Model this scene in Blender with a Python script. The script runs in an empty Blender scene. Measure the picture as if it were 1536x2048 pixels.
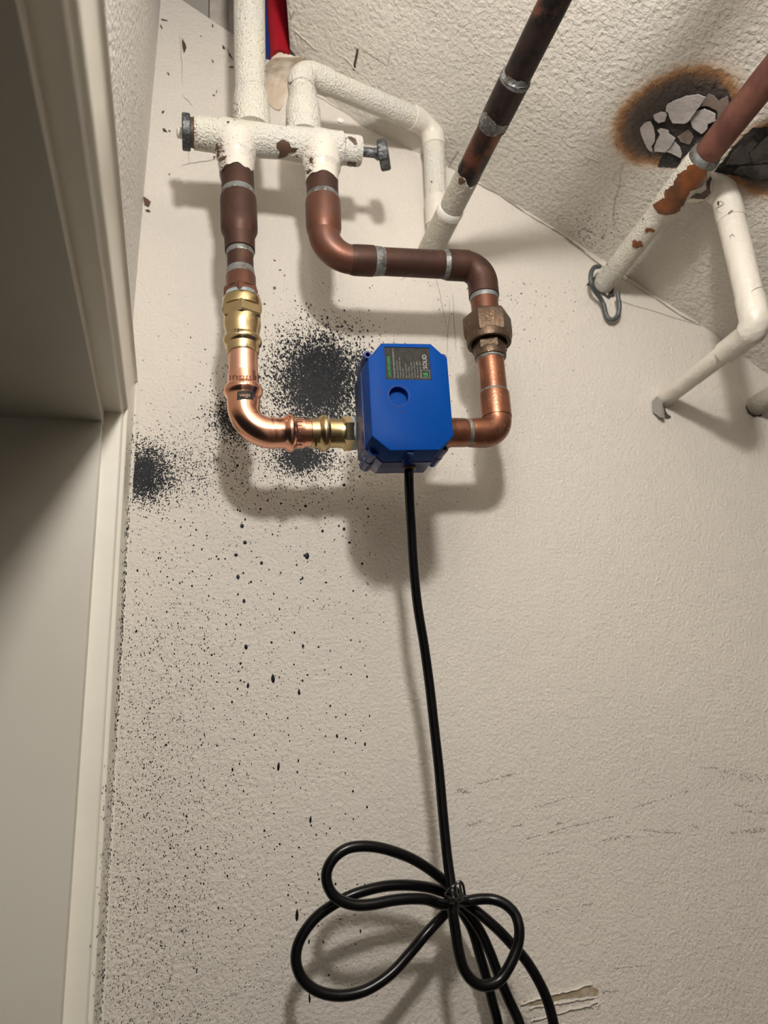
import bpy, bmesh, math, random
import numpy as np
from mathutils import Vector, Matrix
from mathutils import noise as mnoise
from mathutils.bvhtree import BVHTree
from mathutils.geometry import delaunay_2d_cdt, tessellate_polygon

# ---------------------------------------------------------------- camera, world, light, exposure
sc = bpy.context.scene
COL = sc.collection
CZ = 1.60            # camera height above the floor
D = 0.585            # camera to back wall
F = 1460.0           # focal length in pixels of the 1536x2048 frame
CR = Vector((0.96736, -0.24552, -0.06267))      # camera right
CD = Vector((0.01598, 0.30594, -0.95192))       # camera down
CF = Vector((0.25289, 0.91985, 0.29988))        # camera forward
cam = bpy.data.cameras.new('camera'); camo = bpy.data.objects.new('camera', cam); COL.objects.link(camo)
m = Matrix.Identity(4)
for i in range(3):
    m[i][0] = CR[i]; m[i][1] = -CD[i]; m[i][2] = -CF[i]
m[2][3] = CZ
camo.matrix_world = m
cam.sensor_fit = 'VERTICAL'; cam.sensor_height = 36.0; cam.sensor_width = 27.0
cam.lens = 36.0 * F / 2048.0
cam.clip_start = 0.01
cam.dof.use_dof = True; cam.dof.focus_distance = 0.56; cam.dof.aperture_fstop = 7.5
sc.camera = camo

w = bpy.data.worlds.new('world'); sc.world = w; w.use_nodes = True
w.node_tree.nodes['Background'].inputs[0].default_value = (0.85, 0.92, 1.0, 1)
w.node_tree.nodes['Background'].inputs[1].default_value = 0.012
sc.view_settings.view_transform = 'Standard'; sc.view_settings.look = 'None'
sc.view_settings.gamma = 1.0; sc.view_settings.use_curve_mapping = False
sc.view_settings.exposure = 0.0

ld = bpy.data.lights.new('closet_bulb', 'POINT'); ld.energy = 13.9; ld.color = (1.0, 0.955, 0.905); ld.shadow_soft_size = 0.028
lo = bpy.data.objects.new('closet_bulb_light', ld); COL.objects.link(lo); lo.location = (0.052, -0.125, CZ + 0.453)

# ---------------------------------------------------------------- helpers
R = random.Random(7)
def ray(px, py):
    return CR * ((px - 768) / F) + CD * ((py - 1024) / F) + CF
def P(px, py, off=0.0):                      # point seen at pixel, at distance off from the back wall
    d = ray(px, py); return d * ((D - off) / d.y) + Vector((0, 0, CZ))
def cc(p):
    q = p - Vector((0, 0, CZ)); return Vector((q.dot(CR), q.dot(CD), q.dot(CF)))
def proj(p):
    c = cc(p); return (c.x / c.z * F + 768, c.y / c.z * F + 1024)
def lam(p): return cc(p).z
def rad(p, wpx): return wpx * 0.5 * lam(p) / F
def on(A, B, px=None, py=None):
    a, b = cc(A), cc(B); d = b - a
    if py is not None: k = py - 1024; return (k * a.z - F * a.y) / (F * d.y - k * d.z)
    k = px - 768; return (k * a.z - F * a.x) / (F * d.x - k * d.z)
# ceiling underside (sloped, under a stair)
CPX = [(-0.3, .930), (-0.0164, .743), (.111, .6575), (.164, .615), (.291, .563), (.383, .509), (.481, .443), (.531, .413), (.597, .362), (1.35, -.11)]
TY = 0.10
def cz(x):
    for (x0, z0), (x1, z1) in zip(CPX, CPX[1:]):
        if x <= x1: return CZ + z0 + (z1 - z0) * (x - x0) / (x1 - x0)
    return CZ + CPX[-1][1]
def ceil_z(x, y):
    s = min(1, max(0, (D - y) / 0.12))
    flat = CZ + .7335 - .6245 * x + 0.002
    return cz(x) * (1 - s) + flat * s + TY * (D - y)
def Cp(px, py):                               # point of the ceiling seen at pixel
    d = ray(px, py); lo_, hi = 0.05, 3.0
    f = lambda t: CZ + d.z * t - ceil_z(d.x * t, d.y * t)
    for _ in range(50):
        mid = (lo_ + hi) / 2
        if f(mid) < 0: lo_ = mid
        else: hi = mid
    return d * lo_ + Vector((0, 0, CZ))

REG = {}
def setp(o, label=None, cat=None, group=None, kind=None):
    if label: o['label'] = label
    if cat: o['category'] = cat
    if group: o['group'] = group
    if kind: o['kind'] = kind
    return o
def thing(name, loc, label, cat, group=None):
    o = bpy.data.objects.new(name, None); COL.objects.link(o); o.location = loc
    o.empty_display_size = 0.02
    return setp(o, label, cat, group)
def rloc(par):
    v = Vector((0, 0, 0))
    while par is not None: v = v + par.location; par = par.parent
    return v
def mk(name, V, Fc, mat, parent=None, smooth=True, label=None, kind=None, sharp=35, reg=None):
    off = rloc(parent)
    if parent is None or parent.type == 'EMPTY': org = Vector((0, 0, 0)) if parent is None else off
    else: org = off
    me = bpy.data.meshes.new(name)
    me.from_pydata([tuple(Vector(v) - org) for v in V], [], Fc)
    bm = bmesh.new(); bm.from_mesh(me); bmesh.ops.recalc_face_normals(bm, faces=bm.faces) if smooth != 'raw' else None
    bm.to_mesh(me); bm.free()
    me.materials.append(mat)
    if smooth:
        me.shade_smooth()
        if sharp: me.set_sharp_from_angle(angle=math.radians(sharp))
    o = bpy.data.objects.new(name, me); COL.objects.link(o)
    if parent is not None: o.parent = parent
    if label: o['label'] = label
    if kind: o['kind'] = kind
    REG[reg or o.name] = ([Vector(v) for v in V], Fc)
    o['_r'] = reg or o.name; del o['_r']
    return o
def frame(d):
    d = d.normalized(); u = Vector((0, 0, 1)) if abs(d.z) < 0.9 else Vector((0, 1, 0))
    a = d.cross(u).normalized(); return a, a.cross(d).normalized()
def sweep(pts, rr, n=28, ragged=0, cap=True, rot=0, seed=1, squash=None):
    """rings along a path with parallel transport"""
    rn = random.Random(seed); V = []; Fc = []
    T = []
    for i in range(len(pts)):
        a = pts[max(0, i - 1)]; b = pts[min(len(pts) - 1, i + 1)]
        t = (b - a)
        T.append(t.normalized() if t.length > 1e-9 else (T[-1] if T else Vector((0, 0, 1))))
    a, b = frame(T[0])
    for i, p in enumerate(pts):
        if i:
            ax = T[i - 1].cross(T[i])
            if ax.length > 1e-6:
                q = Matrix.Rotation(T[i - 1].angle(T[i]), 3, ax.normalized()); a = q @ a; b = q @ b
        for k in range(n):
            th = 2 * math.pi * k / n + rot
            V.append(p + (a * math.cos(th) + b * math.sin(th)) * rr[i])
    for i in range(len(pts) - 1):
        for k in range(n):
            k2 = (k + 1) % n
            Fc.append((i * n + k, i * n + k2, (i + 1) * n + k2, (i + 1) * n + k))
    if ragged:
        base = (len(pts) - 1) * n; val = [0] * n
        for k in range(n): val[k] = rn.uniform(-1, 1)
        val = [(val[k - 1] + 1.6 * val[k] + val[(k + 1) % n]) / 2.4 for k in range(n)]
        for k in range(n): V[base + k] = V[base + k] + T[-1] * (ragged * val[k])
    if cap:
        Fc.append(tuple(range(n - 1, -1, -1))); Fc.append(tuple((len(pts) - 1) * n + k for k in range(n)))
    return V, Fc
def lathe(A, B, st, n=32, rot=0, **kw):       # st: [(t along A->B, radius)]
    return sweep_axis([A.lerp(B, t) for t, r in st], [r for t, r in st], (B - A), n, rot, **kw)
def sweep_axis(pts, rr, d, n=32, rot=0, ragged=0, seed=1, cap=True, ragged0=0):
    rn = random.Random(seed); d = d.normalized(); a, b = frame(d); V = []; Fc = []
    for i, p in enumerate(pts):
        for k in range(n):
            th = 2 * math.pi * k / n + rot
            V.append(p + (a * math.cos(th) + b * math.sin(th)) * rr[i])
    for i in range(len(pts) - 1):
        for k in range(n):
            k2 = (k + 1) % n; Fc.append((i * n + k, i * n + k2, (i + 1) * n + k2, (i + 1) * n + k))
    if ragged:
        val = [rn.uniform(-1, 1) for k in range(n)]
        val = [(val[k - 1] + 1.6 * val[k] + val[(k + 1) % n]) / 2.4 for k in range(n)]
        for k in range(n): V[(len(pts) - 1) * n + k] = V[(len(pts) - 1) * n + k] + d * (ragged * val[k])
    if cap:
        Fc.append(tuple(range(n - 1, -1, -1))); Fc.append(tuple((len(pts) - 1) * n + k for k in range(n)))
    return V, Fc
def join(*g):
    V = []; Fc = []
    for v, f in g:
        o = len(V); V += list(v); Fc += [tuple(i + o for i in q) for q in f]
    return V, Fc
def fit(A, B, st, by='y', n=32, rot=0, **kw):  # st: [(pixel coordinate, width in pixels)] measured along the run
    s = []
    for c, wpx in st:
        t = on(A, B, **({'py': c} if by == 'y' else {'px': c})); s.append((t, rad(A.lerp(B, t), wpx)))
    return lathe(A, B, s, n, rot, **kw)
def fillet(pts, rs, n=10):
    """polyline -> smooth corners; returns points"""
    out = [pts[0]]
    for i in range(1, len(pts) - 1):
        p = pts[i]; a = (pts[i - 1] - p).normalized(); b = (pts[i + 1] - p).normalized()
        ang = a.angle(b); r = rs[i - 1]; dist = r / math.tan(ang / 2)
        c = p + (a + b).normalized() * (r / math.sin(ang / 2))
        s = p + a * dist; e = p + b * dist; vs = s - c; ve = e - c
        tot = vs.angle(ve); ax = vs.cross(ve).normalized()
        for k in range(n + 1): out.append(c + Matrix.Rotation(tot * k / n, 3, ax) @ vs)
    out.append(pts[-1]); return out
def catmull(pts, n=8):
    out = []; q = [pts[0] * 2 - pts[1]] + list(pts) + [pts[-1] * 2 - pts[-2]]
    for i in range(1, len(q) - 2):
        p0, p1, p2, p3 = q[i - 1:i + 3]
        for k in range(n):
            t = k / n
            out.append(0.5 * ((2 * p1) + (p2 - p0) * t + (2 * p0 - 5 * p1 + 4 * p2 - p3) * t * t + (3 * p1 - p0 - 3 * p2 + p3) * t ** 3))
    out.append(pts[-1]); return out
def prism(poly, y0, y1):                      # polygon in xz, extruded along y
    n = len(poly); V = [Vector((x, y0, z)) for x, z in poly] + [Vector((x, y1, z)) for x, z in poly]
    Fc = [tuple(range(n)), tuple(range(2 * n - 1, n - 1, -1))] + [(i, (i + 1) % n, n + (i + 1) % n, n + i) for i in range(n)]
    return V, Fc
def box(x0, x1, y0, y1, z0, z1):
    return prism([(x0, z0), (x1, z0), (x1, z1), (x0, z1)], y0, y1)

# ---------------------------------------------------------------- materials
def nt(name):
    mt = bpy.data.materials.new(name); mt.use_nodes = True
    return mt, mt.node_tree, mt.node_tree.nodes['Principled BSDF']
def lnk(t, a, b): t.links.new(a, b)
def coord(t, kind='Object'):
    return t.nodes.new('ShaderNodeTexCoord').outputs[kind]
def noise(t, co, scale, detail=4, rough=.55, dist=0):
    n = t.nodes.new('ShaderNodeTexNoise'); n.inputs['Scale'].default_value = scale; n.inputs['Detail'].default_value = detail
    n.inputs['Roughness'].default_value = rough; n.inputs['Distortion'].default_value = dist
    lnk(t, co, n.inputs['Vector']); return n.outputs['Fac']
def ramp(t, fac, stops):
    r = t.nodes.new('ShaderNodeValToRGB'); lnk(t, fac, r.inputs[0]); e = r.color_ramp.elements
    for i, (p, c) in enumerate(stops):
        el = e[i] if i < 2 else e.new(p)
        el.position = p; el.color = (*c, 1) if len(c) == 3 else c
    return r.outputs[0]
def mixc(t, fac, a, b):
    mx = t.nodes.new('ShaderNodeMix'); mx.data_type = 'RGBA'; lnk(t, fac, mx.inputs[0])
    for v, i in ((a, 6), (b, 7)):
        if isinstance(v, tuple): mx.inputs[i].default_value = (*v, 1)
        else: lnk(t, v, mx.inputs[i])
    return mx.outputs[2]
def bumpn(t, bs, layers, prev=None):
    for h, strength, dist in layers:
        b = t.nodes.new('ShaderNodeBump'); b.inputs['Strength'].default_value = strength; b.inputs['Distance'].default_value = dist
        lnk(t, h, b.inputs['Height'])
        if prev is not None: lnk(t, prev, b.inputs['Normal'])
        prev = b.outputs[0]
    lnk(t, prev, bs.inputs['Normal'])
def M_(name, c, rough=.5, metal=0., c2=None, ns=60, lo=.45, hi=.6, bump=None, c3=None, ns3=200, lo3=.6, hi3=.68, spec=None, coat=0):
    mt, t, bs = nt(name); co = coord(t)
    bs.inputs['Roughness'].default_value = rough; bs.inputs['Metallic'].default_value = metal
    if spec is not None: bs.inputs['Specular IOR Level'].default_value = spec
    if coat: bs.inputs['Coat Weight'].default_value = coat; bs.inputs['Coat Roughness'].default_value = .15
    col = None
    if c2: col = mixc(t, ramp(t, noise(t, co, ns), [(lo, (0, 0, 0)), (hi, (1, 1, 1))]), c, c2)
    if c3: col = mixc(t, ramp(t, noise(t, co, ns3, 6, .65), [(lo3, (0, 0, 0)), (hi3, (1, 1, 1))]), col if col else c, c3)
    if col: lnk(t, col, bs.inputs['Base Color'])
    else: bs.inputs['Base Color'].default_value = (*c, 1)
    if bump: bumpn(t, bs, [(noise(t, co, b[0], 3), b[1], b[2]) for b in bump])
    return mt
WALLC = (.685, .636, .567); WALLC2 = (.65, .608, .548)
m_wall = M_('wall_paint', WALLC, .62, c2=WALLC2, ns=5, lo=.35, hi=.65, bump=[(330, .62, .0024), (110, .35, .0022)], spec=.35)
m_left = M_('left_wall_paint', (.76, .735, .69), .4, c2=(.73, .705, .66), ns=6, bump=[(240, .9, .005), (60, .4, .003)], spec=.4)
m_trim = M_('trim_paint', (.80, .77, .68), .3, c2=(.76, .73, .64), ns=9, bump=[(20, .15, .002)], c3=(.38, .33, .28), ns3=90, lo3=.74, hi3=.78, spec=.5)
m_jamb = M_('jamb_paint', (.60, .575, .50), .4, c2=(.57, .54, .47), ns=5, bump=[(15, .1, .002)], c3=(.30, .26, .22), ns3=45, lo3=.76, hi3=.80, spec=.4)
m_white = M_('pipe_paint', (.71, .68, .59), .42, c2=(.69, .67, .61), ns=25, bump=[(520, 1., .0026), (140, .4, .002)], c3=(.62, .57, .47), ns3=260, lo3=.66, hi3=.72, spec=.5)
m_whitesm = M_('smooth_pipe_paint', (.68, .64, .565), .38, c2=(.65, .61, .54), ns=18, bump=[(90, .5, .003), (300, .4, .0010)], c3=(.40, .32, .25), ns3=180, lo3=.74, hi3=.77, spec=.5)
m_grey = M_('pipe_paint_grey', (.50, .47, .40), .4, c2=(.44, .41, .35), ns=30, bump=[(260, .9, .0022), (90, .3, .002)], spec=.5)  # grey pipe paint, a darker tone than the white runs
m_old = M_('aged_copper', (.080, .038, .026), .5, .4, spec=.3, c2=(.052, .027, .022), ns=45, lo=.35, hi=.65, bump=[(350, .12, .0004)], c3=(.125, .055, .034), ns3=70, lo3=.55, hi3=.75)
m_old2 = M_('aged_copper_orange', (.155, .060, .033), .42, .5, c2=(.13, .058, .042), ns=60, lo=.4, hi=.62, bump=[(500, .25, .0004)], c3=(.10, .05, .04), ns3=420, lo3=.62, hi3=.7)
m_old3 = M_('copper_satin', (.31, .130, .076), .3, .8, c2=(.18, .078, .05), ns=50, lo=.4, hi=.65, bump=[(600, .35, .0005)], c3=(.62, .36, .25), ns3=300, lo3=.64, hi3=.7)
m_burnt = M_('burnt_copper', (.035, .022, .020), .42, .6, c2=(.16, .06, .035), ns=26, lo=.48, hi=.62, c3=(.012, .011, .012), ns3=60, lo3=.5, hi3=.62, bump=[(300, .1, .0004)])
m_redcop = M_('reddened_copper', (.22, .095, .07), .5, .5, c2=(.15, .06, .05), ns=40, bump=[(200, .15, .0006)], c3=(.07, .04, .035), ns3=90, lo3=.62, hi3=.7)
m_new = M_('new_copper', (.88, .47, .33), .2, 1., c2=(.80, .40, .28), ns=25, lo=.4, hi=.7, bump=[(30, .08, .002)])
m_newb = M_('brushed_new_copper', (.86, .50, .38), .34, 1., c2=(.80, .44, .33), ns=40)
m_brass = M_('brass', (.64, .50, .28), .24, 1., c2=(.54, .42, .22), ns=30, lo=.4, hi=.7, bump=[(40, .06, .002)])
m_union = M_('aged_bronze', (.115, .072, .043), .45, .6, c2=(.08, .055, .037), ns=70, c3=(.50, .34, .19), ns3=480, lo3=.62, hi3=.68, bump=[(380, .5, .0008)])
m_solder = M_('solder', (.22, .235, .23), .55, .5, c2=(.12, .11, .10), ns=120, c3=(.46, .46, .45), ns3=300, lo3=.58, hi3=.66, bump=[(260, .7, .001)])
m_tape = M_('thread_tape', (.42, .50, .55), .6, .1, c2=(.24, .30, .33), ns=200, bump=[(400, .6, .0008)])
m_cast = M_('dark_cast_metal', (.16, .165, .17), .5, .5, c2=(.06, .065, .07), ns=150, lo=.45, hi=.55, c3=(.35, .35, .35), ns3=400, lo3=.6, hi3=.68, bump=[(300, .9, .0012)])
m_blue = M_('blue_plastic', (.0, .047, .25), .5, bump=[(500, .05, .0003)], spec=.08)
m_bluei = M_('blue_plastic_gloss', (.003, .030, .19), .18, spec=.6, bump=[(60, .05, .001)])
m_label = M_('label_film', (.030, .030, .028), .6, spec=.1, c2=(.045, .042, .036), ns=300)
m_ltext = M_('label_print_grey', (.22, .22, .21), .6, spec=.1)
m_ltextw = M_('label_print_white', (.55, .55, .54), .6, spec=.1)
m_green = M_('label_print_green', (.04, .25, .085), .6, spec=.1)
m_cable = M_('black_rubber', (.0035, .0035, .004), .26, spec=.32, bump=[(900, .06, .0002)])
m_tie = M_('black_tie', (.008, .008, .009), .35)
m_red = M_('red_tube', (.42, .012, .025), .38, c2=(.36, .010, .02), ns=40)
m_bluet = M_('blue_tube', (.012, .035, .20), .4)
m_wood = M_('grey_board', (.40, .37, .33), .7, c2=(.26, .235, .20), ns=22, bump=[(140, .3, .001)])
m_wood2 = M_('pale_board', (.56, .51, .45), .7, c2=(.44, .39, .33), ns=30, bump=[(140, .3, .001)])
m_wire = M_('grey_wire', (.085, .095, .10), .5, .4, c2=(.12, .13, .13), ns=120, bump=[(400, .4, .0005)])
m_hole = M_('hole_dark', (.035, .028, .022), .9, c2=(.08, .06, .045), ns=180)
m_brown = M_('bare_brown_chip', (.115, .062, .042), .5, .2, c2=(.075, .045, .035), ns=90, bump=[(200, .3, .0006)])
m_orange = M_('bare_orange_chip', (.26, .085, .025), .38, .45, c2=(.12, .048, .024), ns=60, lo=.4, hi=.62, c3=(.04, .03, .022), ns3=90, lo3=.6, hi3=.7)
m_ink = M_('black_splatter', (.008, .009, .011), .35, spec=.09, c2=(.018, .02, .024), ns=300)
m_char = M_('char', (.018, .016, .015), .75, c2=(.045, .038, .033), ns=120, bump=[(160, .9, .003)])
m_ash = M_('ash_plaster', (.46, .43, .42), .7, c2=(.38, .355, .34), ns=60, c3=(.09, .07, .06), ns3=24, lo3=.60, hi3=.80, bump=[(230, .6, .0015)])
m_ashb = M_('scorched_plaster', (.22, .17, .14), .7, c2=(.13, .095, .08), ns=60, bump=[(230, .5, .0015)])
m_ashd = M_('grey_ash', (.15, .14, .135), .8, c2=(.06, .053, .05), ns=70, bump=[(200, .8, .002)])
m_plas = M_('torn_plaster', (.68, .60, .51), .7, c2=(.55, .45, .35), ns=40, bump=[(120, .5, .003)])
m_gouge = M_('gouged_plaster', (.34, .27, .18), .85, c2=(.45, .38, .29), ns=150, bump=[(200, .8, .002)])
m_scuff = M_('grey_scuff', (.23, .215, .19), .7)
m_hair = M_('wall_crack', (.27, .235, .19), .8)
m_crackd = M_('dark_crack', (.14, .115, .09), .8)
m_badge = M_('badge_lettering', (.60, .34, .24), .5)
m_bright = M_('fresh_paint_edge', (.88, .86, .82), .3)
m_floor = M_('floor_boards', (.20, .155, .115), .5, c2=(.15, .115, .085), ns=12)
m_front = M_('far_wall_paint', (.26, .235, .20), .7)

# ceiling paint with scorch stains (stain strength comes from the mesh attribute 'burn')
m_ceil, t, bs = nt('ceiling_paint'); co = coord(t)
at = t.nodes.new('ShaderNodeAttribute'); at.attribute_name = 'burn'
nz = noise(t, co, 95, 5, .62); n2 = noise(t, co, 24, 3)
def math_(t, op, a, b):
    n = t.nodes.new('ShaderNodeMath'); n.operation = op
    for v, i in ((a, 0), (b, 1)):
        if isinstance(v, (int, float)): n.inputs[i].default_value = v
        else: lnk(t, v, n.inputs[i])
    return n.outputs[0]
f1 = math_(t, 'MULTIPLY', math_(t, 'SUBTRACT', nz, .5), .42)
f2 = math_(t, 'MULTIPLY', math_(t, 'SUBTRACT', n2, .5), .25)
fac = math_(t, 'ADD', at.outputs['Fac'], math_(t, 'MULTIPLY', math_(t, 'ADD', f1, f2), math_(t, 'MINIMUM', math_(t, 'MULTIPLY', at.outputs['Fac'], 4.0), 1.0)))
base = mixc(t, ramp(t, noise(t, co, 5), [(.35, (0, 0, 0)), (.65, (1, 1, 1))]), (.67, .63, .56), (.63, .60, .545))
rc = ramp(t, fac, [(.0, (1, 1, 1)), (.16, (.97, .9, .84)), (.34, (.60, .36, .20)), (.5, (.33, .18, .10)), (.64, (.20, .145, .12)), (.8, (.125, .10, .092)), (.93, (.10, .085, .08))])
mm = t.nodes.new('ShaderNodeMix'); mm.data_type = 'RGBA'; mm.blend_type = 'MULTIPLY'; mm.inputs[0].default_value = 1
lnk(t, base, mm.inputs[6]); lnk(t, rc, mm.inputs[7]); lnk(t, mm.outputs[2], bs.inputs['Base Color'])
bs.inputs['Roughness'].default_value = .62; bs.inputs['Specular IOR Level'].default_value = .35
bumpn(t, bs, [(noise(t, co, 250, 3, .5, .2), .9, .0024), (noise(t, co, 90, 2), .35, .003)])

# ---------------------------------------------------------------- structure
xs_c = [(-1.7, -.056), (.375, -.053), (.74, -.0404), (1.3, -.030)]
def xcorner(z):
    z -= CZ
    for (z0, x0), (z1, x1) in zip(xs_c, xs_c[1:]):
        if z <= z1: return x0 + (x1 - x0) * (z - z0) / (z1 - z0)
    return xs_c[-1][1]
# back wall: one drywall sheet whose top follows the stair slope
top = [(x, CZ + z) for x, z in CPX]
poly = [(-.3, 0)] + [(x, z) for x, z in top] + [(1.35, 0)]
V, Fc = prism(poly, D, D + .012)
wall_back = setp(mk('wall_back', V, Fc, m_wall, smooth=False), kind='structure')
# ceiling: sloped slab, cut away left of the riser pipes
nx, ny = 150, 110
x0c, x1c, y0c, y1c = None, 1.30, -0.95, D
E0 = Cp(573, 0); E1 = P(583, 122, 0)
def xcut(y):
    return max(E1.x + (E0.x - E1.x) * (D - y) / (D - E0.y), -.02)
V = []; Fc = []
ys = [D - (D - y0c) * (j / ny) ** 1.5 for j in range(ny + 1)]
for j, y in enumerate(ys):
    xa = xcut(y)
    for i in range(nx + 1):
        x = xa + (x1c - xa) * (i / nx) ** 1.15
        V.append(Vector((x, y, ceil_z(x, y))))
for j in range(ny):
    for i in range(nx): a = j * (nx + 1) + i; Fc.append((a, a + 1, a + nx + 2, a + nx + 1))
nb = len(V); V2 = [v + Vector((0, 0, .014)) for v in V]
Fb = [tuple(nb + k for k in reversed(f)) for f in Fc]
edge = [(j * (nx + 1), (j + 1) * (nx + 1), nb + (j + 1) * (nx + 1), nb + j * (nx + 1)) for j in range(ny)]
ceiling = setp(mk('ceiling', V + V2, Fc + Fb + edge, m_ceil, smooth=True, sharp=0), kind='structure')
def px_of(x, y): q = Cp(x, y); return q
SC = [  # scorch marks: centre, one end of the long half axis, one end of the short half axis (points of the ceiling)
    (Cp(1345, 237), Cp(1345 + 143, 237 - 82), Cp(1345 + 46, 237 + 79)),
    (Cp(1575, 315), Cp(1575 + 150, 315 - 40), Cp(1575 + 22, 315 + 84))]
def scorch(v, c, a, b):
    e1, e2 = a - c, b - c; d = v - c
    A11, A12, A22 = e1.dot(e1), e1.dot(e2), e2.dot(e2); b1_, b2_ = d.dot(e1), d.dot(e2); det = A11 * A22 - A12 * A12
    return math.hypot((b1_ * A22 - b2_ * A12) / det, (b2_ * A11 - b1_ * A12) / det)
at_ = ceiling.data.attributes.new('burn', 'FLOAT', 'POINT'); vals = []
for v in V + V2:
    s = 0
    for c_, a_, b_ in SC:
        q = scorch(v, c_, a_, b_)
        s = max(s, float(np.interp(q, [0, .5, .62, .8, .92, 1.08], [1, .95, .8, .45, .2, 0])))
    vals.append(s)
at_.data.foreach_set('value', vals)
# space above the cut: back board and top cover, added to stop light leaks
setp(mk('wall_cavity', *box(-.3, .34, D + .06, D + .07, CZ + .35, CZ + 1.25), m_wood, smooth=False), kind='structure')
setp(mk('upper_light_cover', *box(-.3, .5, -.95, D + .07, CZ + 1.25, CZ + 1.27), m_wood, smooth=False), kind='structure')
setp(mk('wall_right', *box(1.28, 1.30, -.95, D, 0, CZ + .05), m_front, smooth=False), kind='structure')
setp(mk('wall_front', *box(-.06, 1.30, -.97, -.95, 0, CZ + 1.25), m_front, smooth=False), kind='structure')
setp(mk('floor', *box(-.9, 1.30, -.97, D, -.02, 0), m_floor, smooth=False), kind='structure')

# left wall in its own slightly turned frame: u runs from the corner towards the room, w out of the wall
EX = .0226
def L(u, wv, z, casing=True):
    zz = z - CZ
    if casing: xb = -.0475 + (min(0, zz - .30)) * .0088
    else: xb = xcorner(z)
    return Vector((xb + wv + EX * u, D - u, z))
ZT = CZ + .3045
def slab(u0, u1, w0, w1, z0, z1, casing=True, nz_=1):
    V = []; Fc = []
    for k in range(nz_ + 1):
        z = z0 + (z1 - z0) * k / nz_
        V += [L(u0, w0, z, casing), L(u1, w0, z, casing), L(u1, w1, z, casing), L(u0, w1, z, casing)]
    for k in range(nz_):
        for e in range(4): Fc.append((k * 4 + e, k * 4 + (e + 1) % 4, k * 4 + 4 + (e + 1) % 4, k * 4 + 4 + e))
    Fc += [(3, 2, 1, 0), tuple(nz_ * 4 + e for e in range(4))]
    return V, Fc
UN = .90
setp(mk('wall_left', *join(slab(0, 1.53, -.11, 0, ZT - .02, CZ + 1.25, False, 12), slab(0, .05, -.11, -.003, 0, ZT - .02, False), slab(UN + .02, 1.53, -.11, 0, 0, ZT - .02, False)), m_left, smooth=False), kind='structure')
prof = [(-.012, 0), (-.0004, 0), (.0006, .0012), (.0006, .0030), (-.0012, .0042), (-.0022, .008), (-.0032, .020), (-.0038, .034), (-.0040, .044), (-.0052, .0455), (-.0052, .0470), (-.0026, .0482), (-.0020, .0500), (-.0026, .0520), (-.0050, .0532), (-.0056, .0545), (-.0056, .0575), (-.0064, .0585), (-.018, .0585), (-.030, .0585), (-.030, 0)]
def casing_vert(ubase, sgn):
    V = []; Fc = []; n = len(prof); nzs = 14
    for k in range(nzs + 1):
        for wv, s in prof:
            z = (ZT - s) * k / nzs
            V.append(L(ubase + sgn * s, wv, z))
    for k in range(nzs):
        for e in range(n): Fc.append((k * n + e, k * n + (e + 1) % n, (k + 1) * n + (e + 1) % n, (k + 1) * n + e))
    return V, Fc
def casing_head():
    V = []; Fc = []; n = len(prof); nus = 14
    for k in range(nus + 1):
        for wv, s in prof:
            u = s + (UN + .12 - 2 * s) * k / nus
            V.append(L(u, wv, ZT - s))
    for k in range(nus):
        for e in range(n): Fc.append((k * n + e, k * n + (e + 1) % n, (k + 1) * n + (e + 1) % n, (k + 1) * n + e))
    return V, Fc
door = setp(bpy.data.objects.new('door_1', None), kind='structure'); COL.objects.link(door)
setp(door, kind='structure')
mk('side_casing', *casing_vert(0, 1), m_trim, door, sharp=28)
mk('side_casing', *casing_vert(UN + .12, -1), m_trim, door, sharp=28)
mk('head_casing', *casing_head(), m_trim, door, sharp=28)
JZ = ZT - .072
mk('side_jamb', *slab(.045, .072, -.135, -.0185, 0, JZ + .0, True, 6), m_jamb, door, smooth=False)
mk('side_jamb', *slab(UN + .048, UN + .075, -.135, -.018, 0, JZ, True, 6), m_jamb, door, smooth=False)
mk('head_jamb', *slab(.045, UN + .075, -.135, -.018, JZ, JZ + .018), m_jamb, door, smooth=False)

# ---------------------------------------------------------------- projection of small marks onto built surfaces
def bvh(names):
    V = []; Fc = []
    for nme in names:
        v, f = REG[nme]; o = len(V); V += v; Fc += [tuple(i + o for i in q) for q in f]
    return BVHTree.FromPolygons(V, Fc)
O = Vector((0, 0, CZ))
def caster(names, lift):
    b = bvh(names)
    def g(x, y):
        d = ray(x, y).normalized(); h = b.ray_cast(O, d)
        if h[0] is None: return None
        n = h[1]; n = n if n.dot(d) < 0 else -n
        return h[0] + n * lift
    return g
def wallc(lift):
    return lambda x, y: P(x, y, lift)
def ceilc(lift):
    return lambda x, y: Cp(x, y) - Vector((.53, 0, .85)) * lift
def jag(poly, amp, step, rn):
    out = []
    n = len(poly)
    for i in range(n):
        a = poly[i]; b = poly[(i + 1) % n]; d = math.hypot(b[0] - a[0], b[1] - a[1]); k = max(1, int(d / step))
        for j in range(k):
            f = j / k; out.append((a[0] + (b[0] - a[0]) * f + rn.uniform(-amp, amp), a[1] + (b[1] - a[1]) * f + rn.uniform(-amp, amp)))
    return out
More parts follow.
